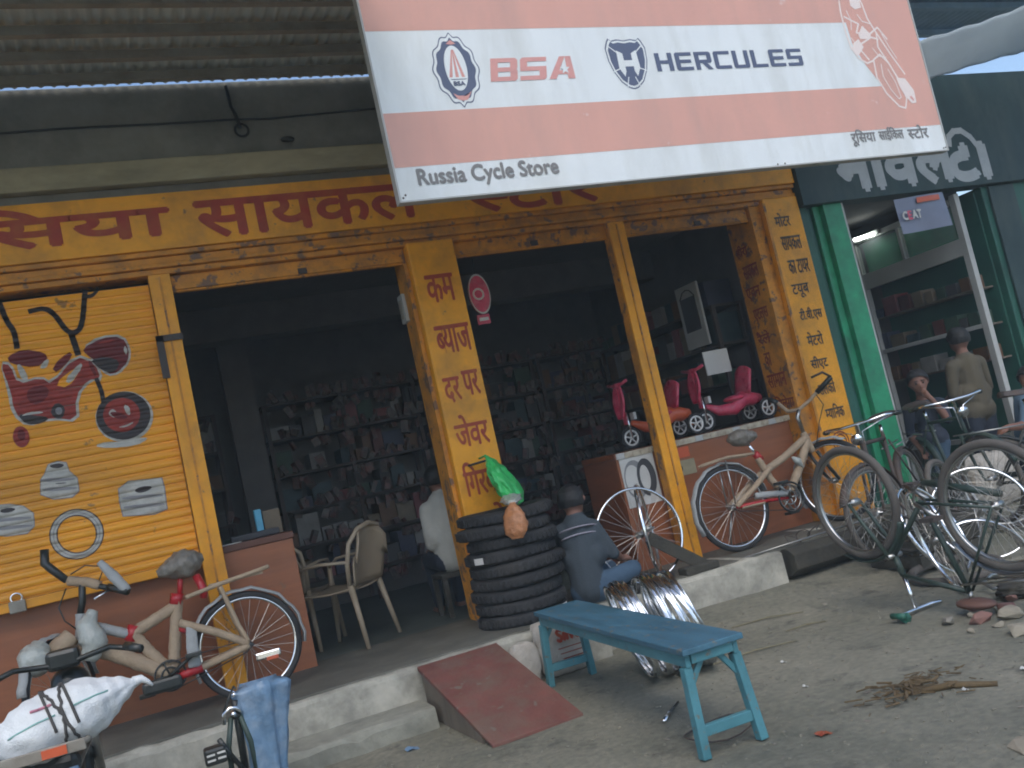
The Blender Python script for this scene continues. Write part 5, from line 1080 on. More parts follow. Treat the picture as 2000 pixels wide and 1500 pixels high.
sack_mesh((2.20,5.56,1.10), (2.17,5.53,.87), [.02,.05,.075,.08,.075,.04], .55, .015, 6, 40, 48, .03).build('contents', m_org, cb2, True); sack_mesh((2.36,5.98,1.12), (2.20,5.56,1.10), [.03,.06,.07,.06,.05,.03], .5, .02, 7, 40, 48, .08).build('bag_neck', m_cbag, cb2, True)
rs = thing('hanging_sign', 'small round red sign hanging beside the lettered pillar', 'sign', (2.66, 6.45, 2.42))
MB().prism(ellp(2.655,2.66,.085,.155,36), 'y', 6.44, 6.455).build('disc', m_redt, rs); m = MB(); m.ring((2.655,6.437,2.66), (1,0,0), (0,0,1.0), .083, .004, 36, 4)
m.v = [Vector((p.x, p.y, 2.66+(p.z-2.66)*1.82)) for p in m.v]; m.build('rim_line', m_card, rs)
MB().box(2.595,2.70,6.44,6.455,2.425,2.50).build('foot_plate', m_redt, rs, bevel=.004); text(['CYCLE'], rs, m_card, (2.605,6.438,2.445), .085, .03, bold=.002) if False else MB().box(2.61,2.685,6.434,6.438,2.45,2.475).build('plate_stripe', m_card, rs)
m = MB(); m.ring((2.645,6.436,2.66), (1,0,0), (0,0,1), .04, .008, 20, 4); m.build('emblem', m_shwl, rs)
MB().tube([(2.655,6.45,2.81),(2.66,6.44,2.95)], .004, 5).build('wire', m_blk, rs)
sw = thing('switch_box', 'pale grey switch box on the side of the lettered pillar', 'switch box', (2.03, 6.45, 2.5)); MB().box(2.035,2.088,6.42,6.54,2.53,2.74).build('case', m_alu, sw, bevel=.006); MB().box(2.027,2.034,6.45,6.51,2.56,2.70).build('face', m_steel, sw)

# ------------------------------------------------------------------ red ride-on toys on the counter
def toy(x, label):
    t = thing('ride_on_toy', label, 'toy', (x, 6.66, 1.243), 'red ride-on toys on the counter'); Y = 6.66; zc = 1.243+.0925
    def tw(cx, y):
        w_ = MB().ring((cx,y,zc), (1,0,0), (0,0,1), .060, .009, 26, 6).build('wheel', m_rimw, t, True); MB().ring((cx,y,zc), (1,0,0), (0,0,1), .079, .0125, 26, 8).build('tyre', m_rub, w_, True)
        q = MB()
        for k in range(5): a = 2*PI*k/5+.3; q.tube([(cx,y,zc),(cx+  .056*math.cos(a),y,zc+.056*math.sin(a))], .007, 6)
        q.tube([(cx,y-.012,zc),(cx,y+.012,zc)], .013, 10); q.build('spokes', m_rimw, w_, True)
    tw(x, Y); tw(x+.56, Y-.13); tw(x+.56, Y+.13)
    MB().tube([(x,Y-.02,zc),(x-.01,Y-.022,1.55)], .007, 8).build('fork', m_chr, t, True); MB().tube([(x+.56,Y-.13,zc),(x+.56,Y+.13,zc)], .008, 8).build('axle', m_chr, t, True)
    s_ = MB(); s_.grid(lambda u, v: (x-.05+.03*v+.02*math.cos(PI*(u-.5)), Y+(u-.5)*(.09+.09*math.sin(PI*min(1,v*1.05))), 1.50+.30*v), 8, 10); so2 = s_.build('front_shield', m_redt, t, True); so2.modifiers.new('thick', 'SOLIDIFY').thickness = .02
    MB().tube([(x-.02,Y,1.45),(x-.03,Y,1.80)], [.018,.016], 10).build('column', m_redt, t, True); MB().tube([(x-.02,Y-.16,1.80),(x-.03,Y,1.77),(x-.02,Y+.16,1.80)], .014, 8).build('handlebar', m_redt, t, True)
    MB().tube([(x+.03,Y,1.46),(x+.15,Y,1.40),(x+.30,Y,1.39),(x+.42,Y,1.46),(x+.52,Y,1.44),(x+.60,Y,1.44)], [.02,.045,.058,.068,.06,.035], 12).build('body', m_ort if 'left' in label else m_redt, t, True)
    s_ = MB(); s_.grid(lambda u, v: (x+.44+.06*v, Y+(u-.5)*.22, 1.50+.24*v-.05*(2*u-1)**2*v), 8, 6); so2 = s_.build('backrest', m_redt, t, True); so2.modifiers.new('thick', 'SOLIDIFY').thickness = .018
    MB().ell((x+.33,Y,1.475), (.10,.085,.03)).build('seat', m_redt, t, True); MB().box(x+.05,x+.075,Y-.03,Y+.03,1.48,1.54).build('tag', m_card, t)
toy(3.79, 'red ride-on toy on the counter, left of the two, crossed by the post'); toy(4.54, 'red ride-on toy on the counter, right of the two, nearer the jamb')

# ------------------------------------------------------------------ people
def person(name, label, loc, prims, mats, hair=None, extra=None, voxel=.014):
    mb = MB()
    for p, q, r1, r2, mi in prims:
        p = Vector(p); q = Vector(q); n_ = max(2, int((q-p).length/.03)); pts = [p.lerp(q, i/n_) for i in range(n_+1)]; rs_ = [r1+(r2-r1)*i/n_ for i in range(n_+1)]
        if (q-p).length > 1e-4: mb.tube(pts, rs_, 12)
        mb.ell(p, (r1,)*3, 12, 8); mb.ell(q, (r2,)*3, 12, 8)
    me = mb.mesh('tmp'); o = bpy.data.objects.new('tmp', me); COL.objects.link(o)
    r_ = o.modifiers.new('r', 'REMESH'); r_.mode = 'VOXEL'; r_.voxel_size = voxel; s_ = o.modifiers.new('s', 'SMOOTH'); s_.factor = .5; s_.iterations = 4
    bpy.context.view_layer.update(); out = bpy.data.meshes.new_from_object(o.evaluated_get(bpy.context.evaluated_depsgraph_get())); bpy.data.objects.remove(o)
    t = thing(name, label, 'person', loc); out.transform(Matrix.Translation(-Vector(loc)))
    for m_ in mats: out.materials.append(m_)
    L0 = Vector(loc); P = [(Vector(p)-L0, Vector(q)-L0, r1, r2, mi) for p, q, r1, r2, mi in prims]
    for pl in out.polygons:
        c = pl.center; best = 9; bi = 0
        for p, q, r1, r2, mi in P:
            d = q-p; k = 0 if d.length < 1e-4 else max(0, min(1, (c-p).dot(d)/d.length_squared)); e = (c-(p+d*k)).length-(r1+(r2-r1)*k)
            if e < best: best = e; bi = mi
        pl.material_index = bi; pl.use_smooth = True
    b = bpy.data.objects.new('body', out); COL.objects.link(b); b.parent = t; ORG[b.name] = ORG[t.name]
    for nm, mbx, mt in (extra or []): mbx.build(nm, mt, t, True)
    return t
def hand(w, d, curl=.6, side=Vector((0,0,1)), s=1.0, mi=0):
    # palm and five separate bent fingers as tapered capsules, from wrist w along d
    w = Vector(w); d = Vector(d).normalized(); n_ = Vector(side).normalized(); a = d.cross(n_).normalized(); out = [(w, w+d*.06*s, .026*s, .030*s, mi)]
    for k, l in enumerate((.060,.070,.066,.052)):
        b = w+d*.075*s+a*(k-1.5)*.020*s; m1 = b+(d*math.cos(curl)-n_*math.sin(curl))*l*.55*s; e = m1+(d*math.cos(curl*2)-n_*math.sin(curl*2))*l*.45*s
        out += [(w+d*.05*s+a*(k-1.5)*.014*s, b, .010*s, .010*s, mi), (b, m1, .0095*s, .0085*s, mi), (m1, e, .0085*s, .007*s, mi)]
    t0 = w+d*.03*s-a*.03*s; t1 = t0+(d*.6-a*.6-n_*.3).normalized()*.035*s; out += [(t0, t1, .012*s, .010*s, mi), (t1, t1+(d-n_*.4).normalized()*.028*s, .010*s, .008*s, mi)]
    return out
def haircap(c, r, back, top=1.0):
    # cap of hair over the crown and back of the head
    m = MB(); c = Vector(c); bk = Vector(back).normalized(); N1, N2 = 40, 24; n_ = 0
    for j in range(N2+1):
        p = PI*.66*j/N2
        for i in range(N1):
            t = 2*PI*i/N1; d = Vector((math.sin(p)*math.cos(t), math.sin(p)*math.sin(t), math.cos(p)))
            f_ = max(0, -d.dot(bk)); lim = PI*.66*(1-.45*f_); pp = min(p, lim); d = Vector((math.sin(pp)*math.cos(t), math.sin(pp)*math.sin(t), math.cos(pp)))
            k = 1.07+.05*MN.noise(d*5)+.05*MN.noise(d*17); m.v.append(c+Vector((d.x*r[0], d.y*r[1], d.z*r[2]))*k)
    m.f = [(j*N1+i, (j+1)*N1+i, (j+1)*N1+(i+1)%N1, j*N1+(i+1)%N1) for j in range(N2) for i in range(N1)]; return m
V = Vector
# mechanic boy seated on the plinth, back to us, facing the wheel on his right
hc = V((2.725,5.80,1.005)); fdir = V((.75,.6,-.1))
pr = [(hc, hc+V((0,0,.025)), .085,.082,0), (hc+fdir*.03+V((0,0,-.05)), hc+fdir*.035+V((0,0,-.03)), .06,.06,0), (hc+V((-.01,-.01,-.07)), V((2.715,5.79,.86)), .048,.055,0),
      (V((2.715,5.785,.83)), V((2.69,5.76,.60)), .10,.12,1), (V((2.62,5.83,.81)), V((2.81,5.74,.80)), .062,.062,1), (V((2.69,5.76,.60)), V((2.68,5.74,.42)), .12,.115,1), (V((2.64,5.79,.62)), V((2.76,5.73,.62)), .10,.10,1), (V((2.65,5.78,.74)), V((2.77,5.745,.74)), .085,.085,1),
      (V((2.82,5.735,.79)), V((2.90,5.70,.60)), .055,.045,1), (V((2.90,5.70,.60)), V((2.985,5.775,.545)), .038,.030,0),
      (V((2.62,5.84,.79)), V((2.66,5.98,.62)), .055,.045,1), (V((2.66,5.98,.62)), V((2.88,6.02,.56)), .038,.03,0),
      (V((2.66,5.76,.40)), V((2.74,5.74,.40)), .105,.10,2), (V((2.74,5.71,.41)), V((3.0,5.66,.47)), .085,.062,2), (V((3.0,5.66,.47)), V((3.06,5.90,.37)), .058,.04,2), (V((2.72,5.83,.42)), V((2.98,5.97,.47)), .085,.062,2), (V((2.98,5.97,.47)), V((3.10,6.10,.37)), .055,.04,2),
      (V((3.06,5.90,.345)), V((3.16,5.97,.335)), .035,.03,0), (V((3.10,6.10,.345)), V((3.2,6.17,.335)), .035,.03,0),
      (hc+V((.06,-.06,-.01)), hc+V((.065,-.065,.01)), .018,.018,0)]
pr += hand((2.985,5.775,.545), (.9,.35,-.2), .7, (0,0,1), .95)
st_m = MB()
for zz, rr in ((.835,.0),(.785,.0)):
    pts = []
    for k in range(9): a = rad(200+k*14); pts.append((2.715+.165*math.cos(a)*(1 if zz > .8 else .97), 5.785+.115*math.sin(a), zz-.02*((k-4)/4)**2))
    st_m.tube(pts, .011, 6, flat=.5)
person('person', 'boy in slate shirt and jeans seated on the plinth, back turned, beside the tyres', (2.7,5.78,PZ), pr, [m_skin, m_shirt, m_jean], extra=[('hair', haircap(hc+V((0,0,.012)), (.088,.092,.098), -fdir), m_hair), ('shirt_stripe', st_m, m_stripe)])
# man in a white shirt sitting inside behind the lettered pillar
hc = V((2.06,7.02,1.38))
pr = [(hc, hc+V((0,0,.03)), .088,.085,0), (hc+V((0,.03,-.05)), hc+V((0,.035,-.04)), .06,.06,0), (hc+V((0,-.01,-.08)), V((2.05,7.0,1.22)), .05,.06,0),
      (V((2.05,6.99,1.18)), V((2.05,6.97,.90)), .12,.14,1), (V((1.93,7.0,1.16)), V((2.18,6.98,1.16)), .07,.07,1), (V((2.05,6.97,.90)), V((2.05,6.97,.78)), .14,.14,1), (V((1.97,6.97,.95)), V((2.13,6.97,.95)), .11,.11,1),
      (V((1.92,7.0,1.14)), V((1.90,6.98,.90)), .062,.052,1), (V((1.90,6.98,.90)), V((1.97,7.2,.85)), .042,.032,0), (V((2.19,6.98,1.14)), V((2.24,7.0,.90)), .062,.05,1), (V((2.24,7.0,.90)), V((2.17,7.2,.85)), .042,.032,0),
      (V((1.98,6.98,.76)), V((1.97,7.36,.76)), .095,.07,2), (V((2.12,6.98,.76)), V((2.14,7.36,.76)), .095,.07,2), (V((1.97,7.36,.76)), V((1.97,7.34,.40)), .065,.045,2), (V((2.14,7.36,.76)), V((2.15,7.34,.40)), .065,.045,2),
      (V((1.97,7.34,.345)), V((1.97,7.48,.338)), .04,.032,0), (V((2.15,7.34,.345)), V((2.16,7.48,.338)), .04,.032,0)]
pr += hand((1.97,7.2,.85), (.2,.9,-.1), .5, (0,0,1))+hand((2.17,7.2,.85), (-.2,.9,-.1), .5, (0,0,1))
pr = [(V(p)+V((.13,0,-.03)), V(q)+V((.13,0,-.03)), a, b_, c) for p, q, a, b_, c in pr]; hc = hc+V((.13,0,-.03))
person('person', 'man in off white shirt sitting inside, half hidden by the lettered pillar', (2.05,7.1,PZ), pr, [m_skin, m_wshirt, m_nshirt], extra=[('hair', haircap(hc+V((0,0,.015)), (.092,.096,.10), (0,-1,0)), m_hair)])
sto = thing('stool', 'dark stool under the man in the white shirt', 'stool', (2.18,6.97,PZ)); MB().box(2.01,2.35,6.82,7.12,.60,.635).build('seat', m_log, sto, bevel=.006)
for x in (2.03,2.33):
    for y in (6.84,7.1): MB().box(x-.018,x+.018,y-.018,y+.018,PZ+.008,.599).build('leg', m_log, sto)
# boy before the green shop, hand on his chin
hc = V((6.46,6.16,1.255)); fdir = V((-.62,-.78,0)).normalized(); sdv = V((fdir.y,-fdir.x,0))
def face(hc, fdir, sdv, s=1):
    e = MB(); b_ = MB(); mo = MB()
    for k in (-1,1):
        e.ell(hc+fdir*.082*s+sdv*.03*k*s+V((0,0,.0)), (.011*s,.011*s,.008*s), 8, 6); b_.tube([hc+fdir*.084*s+sdv*.014*k*s+V((0,0,.020*s)), hc+fdir*.082*s+sdv*.044*k*s+V((0,0,.018*s))], .0045*s, 5)
    mo.tube([hc+fdir*.083*s-sdv*.018*s+V((0,0,-.056*s)), hc+fdir*.087*s+V((0,0,-.056*s)), hc+fdir*.083*s+sdv*.018*s+V((0,0,-.056*s))], .0045*s, 5)
    return [('eyes', e, m_eye), ('eyebrows', b_, m_hair), ('mouth', mo, m_brick)]
pr = [(hc+V((0,0,.015)), hc+V((0,0,.035)), .086,.084,0), (hc+fdir*.028+V((0,0,-.055)), hc+fdir*.03+V((0,0,-.03)), .052,.062,0), (hc+fdir*.088+V((0,0,-.008)), hc+fdir*.10+V((0,0,-.026)), .009,.013,0), (hc+sdv*.085, hc+sdv*.087+V((0,0,.015)), .014,.014,0), (hc-sdv*.085, hc-sdv*.087+V((0,0,.015)), .014,.014,0),
      (hc+V((0,0,-.08))-fdir*.015, hc+V((0,0,-.17))-fdir*.02, .042,.05,0), (hc+V((0,0,-.22))-fdir*.03, hc+V((0,0,-.52))-fdir*.03, .09,.10,1), (hc+V((0,0,-.205))-sdv*.12-fdir*.02, hc+V((0,0,-.205))+sdv*.12-fdir*.02, .052,.052,1), (hc+V((0,0,-.5))-sdv*.04, hc+V((0,0,-.5))+sdv*.04, .10,.10,1),
      (hc+V((0,0,-.21))-sdv*.14, hc+V((0,0,-.36))-sdv*.15+fdir*.06, .048,.042,1), (hc+V((0,0,-.36))-sdv*.15+fdir*.06, hc+V((0,0,-.15))-sdv*.05+fdir*.115, .036,.026,0), (hc+V((0,0,-.21))+sdv*.14, hc+V((0,0,-.44))+sdv*.17, .048,.04,1), (hc+V((0,0,-.44))+sdv*.17, hc+V((0,0,-.58))+sdv*.12+fdir*.12, .034,.026,0),
      (hc+V((0,0,-.55))-sdv*.055, V((6.43,6.15,.40)), .085,.055,2), (V((6.43,6.15,.40)), V((6.43,6.17,.15)), .05,.036,2), (hc+V((0,0,-.55))+sdv*.055, V((6.52,6.13,.40)), .085,.055,2), (V((6.52,6.13,.40)), V((6.52,6.15,.15)), .05,.036,2), (V((6.43,6.17,.125)), V((6.39,6.06,.115)), .034,.028,0), (V((6.52,6.15,.125)), V((6.48,6.04,.115)), .034,.028,0)]
pr += hand(hc+V((0,0,-.15))-sdv*.05+fdir*.115, V((0,0,1))+sdv*.5-fdir*.1, .9, fdir, .8)+hand(hc+V((0,0,-.58))+sdv*.12+fdir*.12, V((0,0,-.6))+fdir, .5, (0,0,1), .8)
person('person', 'boy in dark shirt resting his chin on his hand before the green shop', (6.47,6.15,.09), pr, [m_skin, m_nshirt, m_jean], extra=[('hair', haircap(hc+V((0,0,.03)), (.088,.088,.092), -fdir), m_hair)]+face(hc, fdir, sdv))
# standing person in khaki, seen from behind
hc = V((7.14,6.22,1.56)); b0 = V((7.14,6.22,0))
pr = [(hc, hc+V((0,0,.03)), .09,.088,0), (hc+V((.0,.03,-.05)), hc+V((0,.04,-.04)), .06,.06,0), (hc+V((0,0,-.09)), b0+V((0,0,1.38)), .05,.058,0), (b0+V((0,-.01,1.32)), b0+V((0,0,.98)), .12,.135,1), (b0+V((-.15,0,1.33)), b0+V((.15,0,1.33)), .065,.065,1), (b0+V((-.06,0,1.05)), b0+V((.06,0,1.05)), .125,.125,1), (b0+V((-.06,0,.90)), b0+V((.06,0,.90)), .125,.125,1),
      (b0+V((-.18,0,1.32)), b0+V((-.22,.02,1.08)), .06,.05,1), (b0+V((-.22,.02,1.08)), b0+V((-.15,.22,1.0)), .04,.03,0), (b0+V((.18,0,1.32)), b0+V((.23,.02,1.08)), .06,.05,1), (b0+V((.23,.02,1.08)), b0+V((.18,.2,.98)), .04,.03,0),
      (b0+V((-.075,0,.88)), b0+V((-.08,0,.50)), .10,.07,2), (b0+V((-.08,0,.50)), b0+V((-.08,.01,.16)), .065,.045,2), (b0+V((.075,0,.88)), b0+V((.08,0,.50)), .10,.07,2), (b0+V((.08,0,.50)), b0+V((.08,.01,.16)), .065,.045,2), (b0+V((-.08,.0,.125)), b0+V((-.09,.14,.115)), .04,.032,0), (b0+V((.08,0,.125)), b0+V((.09,.14,.115)), .04,.032,0)]
pr += hand(b0+V((-.15,.22,1.0)), (.3,.9,0), .6, (0,0,1))+hand(b0+V((.18,.2,.98)), (-.3,.9,0), .6, (0,0,1))
person('person', 'person in khaki shirt standing with back turned before the green shop', (7.14,6.22,.09), pr, [m_skin, m_tshirt, m_nshirt], extra=[('hair', haircap(hc+V((0,0,.015)), (.094,.096,.10), (0,-1,0)), m_hair)])
# crouching man in blue at the right edge, arm reaching left
hc = V((7.40,5.82,1.08)); b0 = V((7.30,5.86,0))
pr = [(hc, hc+V((0,0,.03)), .09,.088,0), (hc+V((-.035,-.01,-.05)), hc+V((-.035,-.01,-.04)), .06,.06,0), (hc+V((0,0,-.08)), V((7.36,5.84,.95)), .05,.06,0), (V((7.34,5.84,.88)), V((7.32,5.88,.55)), .13,.14,1), (V((7.20,5.76,.88)), V((7.46,5.94,.88)), .07,.07,1), (V((7.25,5.84,.62)), V((7.38,5.92,.62)), .13,.13,1),
      (V((7.19,5.75,.86)), V((7.06,5.72,.70)), .06,.048,1), (V((7.06,5.72,.70)), V((6.88,5.74,.72)), .042,.032,0), (V((7.46,5.95,.86)), V((7.42,5.9,.62)), .06,.05,1), (V((7.42,5.9,.62)), V((7.2,5.75,.6)), .042,.032,0),
      (V((7.28,5.86,.45)), V((7.0,5.74,.52)), .10,.07,2), (V((7.0,5.74,.52)), V((7.12,5.78,.18)), .065,.045,2), (V((7.36,5.94,.45)), V((7.10,5.98,.52)), .10,.07,2), (V((7.10,5.98,.52)), V((7.22,5.98,.18)), .065,.045,2), (V((7.12,5.78,.115)), V((6.99,5.73,.108)), .04,.032,0), (V((7.22,5.98,.12)), V((7.09,5.95,.11)), .04,.032,0)]
pr += hand((6.88,5.74,.72), (-.9,.1,-.1), .7, (0,0,1))+hand((7.2,5.75,.6), (-.8,-.3,0), .6, (0,0,1))
person('person', 'crouching man in dusty blue shirt reaching left at the right edge', (7.28,5.86,.08), pr, [m_skin, m_bshirt, m_nshirt], extra=[('hair', haircap(hc+V((0,0,.015)), (.094,.096,.10), (1,0,0)), m_hair)])

# ------------------------------------------------------------------ clutter on the right and on the ground
one('sack', bagf(6.42,7.02,5.78,6.0,.07,.55,.10,4,3), m_sackd, 'pale cloth sack lying behind the upside down bicycle', 'sack', smooth=True)
one('log', MB().prism([(4.22+.01*math.cos(7*k)+0, 0) for k in ()] or [(5.66+.13*math.cos(2*PI*k/12)*(1+.12*math.sin(3*k)), .20+.11*math.sin(2*PI*k/12)*(1+.1*math.cos(5*k))) for k in range(12)], 'x', 4.24, 5.02), m_log, 'dark old timber log lying against the broken plinth', 'log', bevel=.01)
one('iron_rod', MB().tube([(3.95,5.72,.312),(4.45,5.66,.33),(5.1,5.55,.36)], .006, 6), m_chrd, 'thin iron rod lying along the plinth above the dark log', 'rod', smooth=True)
one('wire_tangle', MB().tube([(4.35+.35*t/20, 5.72+.05*math.sin(t*1.1), .335+.035*math.sin(t*.9)+.002*t) for t in range(21)], .004, 5), m_rust, 'tangled rusty wire on top of the dark log', 'wire', smooth=True)
def rock(label, c, r, mat, seed, name='stone', cat='stone', group=None):
    rr = random.Random(seed*7+1); bm = bmesh.new()
    for k in range(16):
        d = V((rr.gauss(0,1), rr.gauss(0,1), rr.gauss(0,1))).normalized(); q = max(abs(d.x), abs(d.y), abs(d.z)); d = d*(.55+.45/q*.8)*rr.uniform(.85,1.05); bm.verts.new((d.x*r[0], d.y*r[1], d.z*r[2]))
    h = bmesh.ops.convex_hull(bm, input=bm.verts); bmesh.ops.delete(bm, geom=[e for e in h['geom_interior'] if isinstance(e, bmesh.types.BMVert)], context='VERTS')
    bm.verts.index_update(); m = MB(); a = Matrix.Rotation(rr.uniform(0,6), 3, 'Z'); m.v = [a @ v.co for v in bm.verts]; m.f = [tuple(v.index for v in f_.verts) for f_ in bm.faces]; bm.free()
    z0 = min(p.z for p in m.v); m.v = [p+V((c[0], c[1], c[2]-z0-.15*r[2])) for p in m.v]; return one(name, m, mat, label, cat, group, bevel=.004)
rock('pinkish broken brick lying by the saddle of the upturned bicycle', (3.90,3.72,0), (.085,.05,.04), m_brick, 1, 'brick', 'brick')
rock('tan chunk of concrete beside the broken brick', (4.0,3.62,0), (.08,.05,.045), m_conc, 2); rock('pale flat stone at the right edge of the picture', (3.78,3.40,0), (.09,.06,.035), m_conc, 3)
rock('grey stone on the earth behind the upturned bicycle', (4.55,3.98,0), (.07,.05,.04), m_stone, 4); rock('small pale pebble on the earth in front of the plinth', (3.95,4.98,.0), (.03,.02,.018), m_conc, 5)
for i, (x, y, q) in enumerate(((3.82,3.86,.04),(3.98,3.84,.03),(4.12,3.74,.045),(4.2,3.6,.03),(3.72,3.62,.025),(4.3,3.85,.035),(4.42,3.7,.05),(3.86,3.58,.03),(4.08,3.92,.022),(4.5,3.95,.04))):
    rock('small broken stone strewn about the saddle of the upturned bicycle', (x,y,0), (q*1.3,q,q*.7), (m_stone, m_conc, m_brick)[i%3], 30+i, 'stone', 'stone', 'stone pieces by the upturned bicycle')
rock('dark oil can lump under the handlebar of the upturned bicycle', (3.80,4.14,0), (.05,.04,.035), m_dgreen, 6, 'oil_cap', 'cap')
for i, (p, q, lab) in enumerate((((3.3,5.1),(3.75,4.95),'long dry stick on the earth in front of the plinth'),((3.42,4.72),(3.68,4.66),'short yellowish twig on the earth by the bench end'),((4.25,4.0),(4.05,3.72),'green stick lying beside the upturned bicycle'),((2.75,4.55),(3.3,4.48),'thin pale cane on the earth right of the bench'),((2.86,3.22),(3.14,2.99),'thick brown stick lying at lower right'))):
    mid = ((p[0]+q[0])/2+.02, (p[1]+q[1])/2+.015); one('stick', MB().tube([(p[0],p[1],gz(*p)+.008),(mid[0],mid[1],gz(*mid)+.014),(q[0],q[1],gz(*q)+.008)], [.003,.005,.003] if i < 4 else [.012,.016,.012], 6), m_stick if i < 4 else m_leaf, lab, 'stick', smooth=True)
lf = MB(); rl = random.Random(3)
for k in range(150):
    a = rl.uniform(0,2*PI); r = abs(rl.gauss(0,.10)); x = 2.93+r*math.cos(a)*1.5; y = 3.25+r*math.sin(a)*.8; s_ = rl.uniform(.012,.03)
    lf.obox((x, y, gz(x,y)+rl.uniform(.004,.03)), (s_*2.6, s_*.35, .004), Matrix.Rotation(rl.uniform(0,6),3,'Z') @ Matrix.Rotation(rl.uniform(-.7,.7),3,'X'))
tag(lf.build('leaf_litter', m_leaf), 'heap of brown leaf litter on the earth at lower right', 'litter', kind='stuff')
gv = MB(); rl = random.Random(5)
for k in range(1800):
    x = rl.uniform(-.6,5.2); y = rl.uniform(2.2,5.6); r = rl.choice((.003,.003,.004,.005,.007))
    if y > 5.1 and x < 2.7: continue
    gv.obox((x,y,gz(x,y)+r*.3), (r*2,r*1.5,r*1.2), Matrix.Rotation(rl.uniform(0,6),3,'Z') @ Matrix.Rotation(rl.uniform(-.5,.5),3,'X'))
tag(gv.build('gravel', m_grit), 'scattered fine gravel and grit on the bare earth', 'gravel', kind='stuff')
for (x, y, s_, mt, lab) in ((2.37,3.19,.03,m_redd,'scrap of pink paper on the earth right of the bench'),(2.98,4.2,.014,m_card,'tiny white paper scrap on the earth right of the bench'),(3.02,3.05,.012,m_card,'tiny white scrap beside the leaf litter'),(3.35,3.02,.02,m_card,'white scrap of paper at the right edge of the earth'),(1.10,4.93,.035,m_bplas,'crumpled bluish plastic scrap before the lower step'),(2.75,3.75,.012,m_card,'white speck of paper on open earth')):
    m = MB(); m.grid(lambda u, v: (x+(u-.5)*s_*2, y+(v-.5)*s_*1.6, gz(x,y)+.006+.012*abs(MN.noise(V((u*3+x,v*3,1))))+.006*math.sin(u*5)), 6, 6); o = one('paper_scrap', m, mt, lab, 'scrap'); o.modifiers.new('thick', 'SOLIDIFY').thickness = .001
one('wire_loop', MB().tube([(2.16+.17*math.cos(a*.4), 3.62+.13*math.sin(a*.4), .012+.01*math.sin(a)) for a in range(15)], .004, 6), m_rust, 'loop of rusty wire on the earth under the bench', 'wire', smooth=True)
pu = thing('hand_pump', 'chrome and black hand pump lying under the blue bench', 'pump', (2.14,4.0,0)); MB().tube([(2.06,3.93,.02),(2.14,4.01,.02)], .011, 8).build('barrel', m_chr, pu, True); MB().tube([(2.14,4.01,.02),(2.26,4.12,.02)], .007, 8).build('rod', m_blk, pu, True)
rock('broken concrete lump of the road edge at lower right', (2.95,2.46,-.03), (.24,.12,.055), m_edge, 11, 'concrete_lump', 'rubble'); rock('smaller lump of concrete beside the road edge', (2.62,2.42,-.03), (.14,.10,.05), m_edge, 12, 'concrete_lump', 'rubble')

# small loose goods crammed along the shelf fronts and hanging from the racks: nobody could count them
sg2 = MB(); rl = random.Random(9)
for k in range(900):
    zz = rl.choice(ZS)+.024; x = rl.choice((rl.uniform(-.8,5.35), rl.gauss(2.2,.35), rl.gauss(3.6,.4), rl.gauss(4.9,.25))); r = rl.uniform(.02,.055); h = rl.uniform(.03,.14)
    if .9 < x < 1.32 or x > 5.38: continue
    y = 9.36-rl.uniform(0,.03) if rl.random() < .6 else 9.33
    z0 = zz if rl.random() < .6 else zz-.03-h-.02
    sg2.obox((x, y, z0+h/2), (r*1.5, r*1.2, h), Matrix.Rotation(rl.uniform(-.5,.5),3,'Y') @ Matrix.Rotation(rl.uniform(0,3),3,'Z'))
m_small = M('mixed small goods', (.09,.075,.065), .5, var=.9, scale=22, dirt=(.20,.05,.04), dscale=9, damt=.9)
tag(sg2.build('small_goods', m_small), 'mass of small packets and spare parts hanging along the back racks', 'goods', kind='stuff')
# tool crate and scrap beside the upturned bicycle
tcx = thing('tool_crate', 'dark wooden tool crate behind the upturned bicycle', 'crate', (5.0, 5.1, .02))
for z_ in (.05,.15,.25):
    MB().box(4.72,5.30,4.86,4.885,z_,z_+.085).build('slat', m_log, tcx); MB().box(4.72,5.30,5.315,5.34,z_,z_+.085).build('slat', m_log, tcx)
    MB().box(4.72,4.745,4.886,5.314,z_,z_+.085).build('slat', m_log, tcx); MB().box(5.275,5.30,4.886,5.314,z_,z_+.085).build('slat', m_log, tcx)
MB().box(4.746,5.274,4.887,5.313,.04,.06).build('bottom_board', m_log, tcx)
for i, (p, q, r, mt, lab) in enumerate((((4.80,4.95,.10),(5.25,5.2,.46),.012,m_chr,'chrome tube leaning out of the dark tool crate'),((5.1,5.0,.1),(4.86,5.1,.52),.010,m_rust,'rusty iron bar standing in the dark tool crate'),((5.2,5.25,.1),(5.36,4.95,.48),.014,m_blk,'black frame tube sticking out of the dark tool crate'),((4.95,5.2,.08),(5.05,5.28,.55),.016,m_wood,'wooden handle standing in the dark tool crate'))):
    one('rod', MB().tube([p,q], r, 8), mt, lab, 'rod', smooth=True)
mgd = MB(); N_ = 16
for i in range(N_+1):
    a = rad(20+95*i/N_)
    for k in range(5): t = -1+k/2; mgd.v.append(Vector((4.62+.34*math.cos(a)*.75, 4.32-.34*math.cos(a)*.5+.03*t, .06+.34*math.sin(a)-.012*t*t)))
mgd.f = [(i*5+k, i*5+k+1, (i+1)*5+k+1, (i+1)*5+k) for i in range(N_) for k in range(4)]
o = one('loose_mudguard', mgd, m_chr, 'loose chrome mudguard lying behind the upturned bicycle', 'mudguard', smooth=True); o.modifiers.new('thick', 'SOLIDIFY').thickness = .004
cT = Vector((4.75,4.62,.05)); m = MB(); m.ring(cT, (1,0,.05), (0,1,.03), .27, .028, 44, 8); one('tyre', m, m_rubd, 'dusty tyre lying on the earth behind the upturned bicycle', 'tyre', smooth=True)
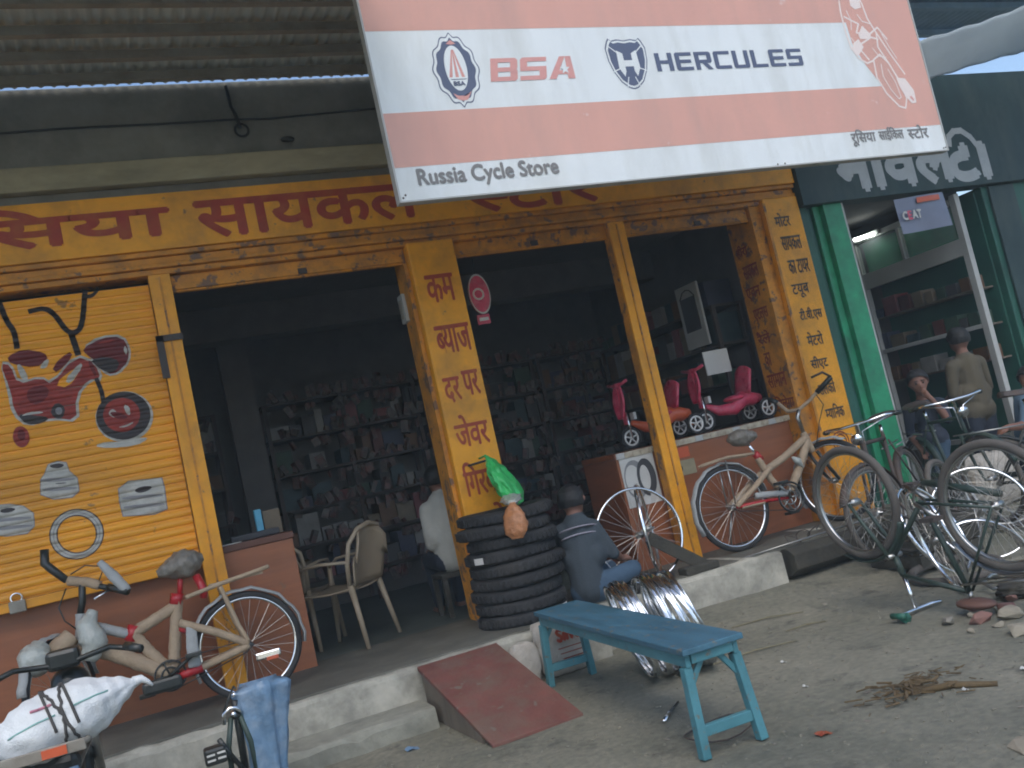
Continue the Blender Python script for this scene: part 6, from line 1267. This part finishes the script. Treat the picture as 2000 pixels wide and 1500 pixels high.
one('cloth_rag', bagf(4.30,4.62,3.78,4.0,0,.09,.35,21,2.2), m_log, 'dark crumpled rag on the earth beside the upturned bicycle', 'rag', smooth=True)
# haze volume added to imitate lens veil and lift the dark tones
hz_ = MB(); hz_.box(-88,88,-88,88,-1.0,4.75)
mh = bpy.data.materials.new('added veil haze'); mh.use_nodes = True; th_ = mh.node_tree; th_.nodes.remove(th_.nodes['Principled BSDF'])
pv = th_.nodes.new('ShaderNodeVolumePrincipled'); pv.inputs['Color'].default_value = (.72,.86,.92,1); pv.inputs['Density'].default_value = .0055; pv.inputs['Anisotropy'].default_value = 0
th_.links.new(pv.outputs[0], th_.nodes['Material Output'].inputs['Volume'])
tag(hz_.build('haze', mh), 'thin haze added over the whole street to imitate lens veil', 'haze', kind='stuff')

lt = MB(); rl = random.Random(17)
for k in range(160):
    x = rl.uniform(.6,4.8); y = rl.uniform(2.3,5.4); r = rl.uniform(.004,.016)
    if y > 5.1 and x < 2.7: continue
    lt.obox((x,y,gz(x,y)+.003), (r*2.2,r*rl.uniform(.3,1.2),.0015), Matrix.Rotation(rl.uniform(0,6),3,'Z') @ Matrix.Rotation(rl.uniform(-.3,.3),3,'X'))
tag(lt.build('litter_bits', M('mixed litter', (.24,.21,.17), .9, var=.8, scale=9, dirt=(.05,.05,.04), dscale=5, damt=.9)), 'tiny bits of paper and straw strewn over the earth', 'litter', kind='stuff')

for i, (loc_, rz_, ln_, lab) in enumerate((((4.82,4.62,.02), rad(20), rad(-24), 'thin chrome wheel leaning on the dark tool crate, nearer the log'), ((5.18,4.66,.02), rad(-35), rad(-22), 'thin chrome wheel leaning on the dark tool crate, nearer the right edge'), ((4.42,4.30,.02), rad(62), rad(-12), 'thin chrome wheel propped behind the upturned bicycle'))):
    o = placed('bicycle_wheel', lab, 'wheel', loc_, rz_, ln_); wheel(o, (0,0,.32), .318, tyre=None, rim=m_chr, spokes=32, name='rim')
one('loose_handlebar', MB().tube([(4.50,3.98,.03),(4.42,4.06,.03),(4.46,4.16,.05),(4.60,4.22,.06),(4.74,4.20,.05),(4.80,4.10,.03)], .011, 8), m_chrd, 'loose chrome handlebar lying on the earth behind the upturned bicycle', 'handlebar', smooth=True)
one('inner_tube', MB().tube([(4.70+.03*math.sin(k*.9), 4.90+.16*math.cos(2*PI*k/22), .30+.12*math.sin(2*PI*k/22)) for k in range(22)], .012, 8, closed=True), m_rub, 'black inner tube hung on the corner of the dark tool crate', 'inner tube', smooth=True)
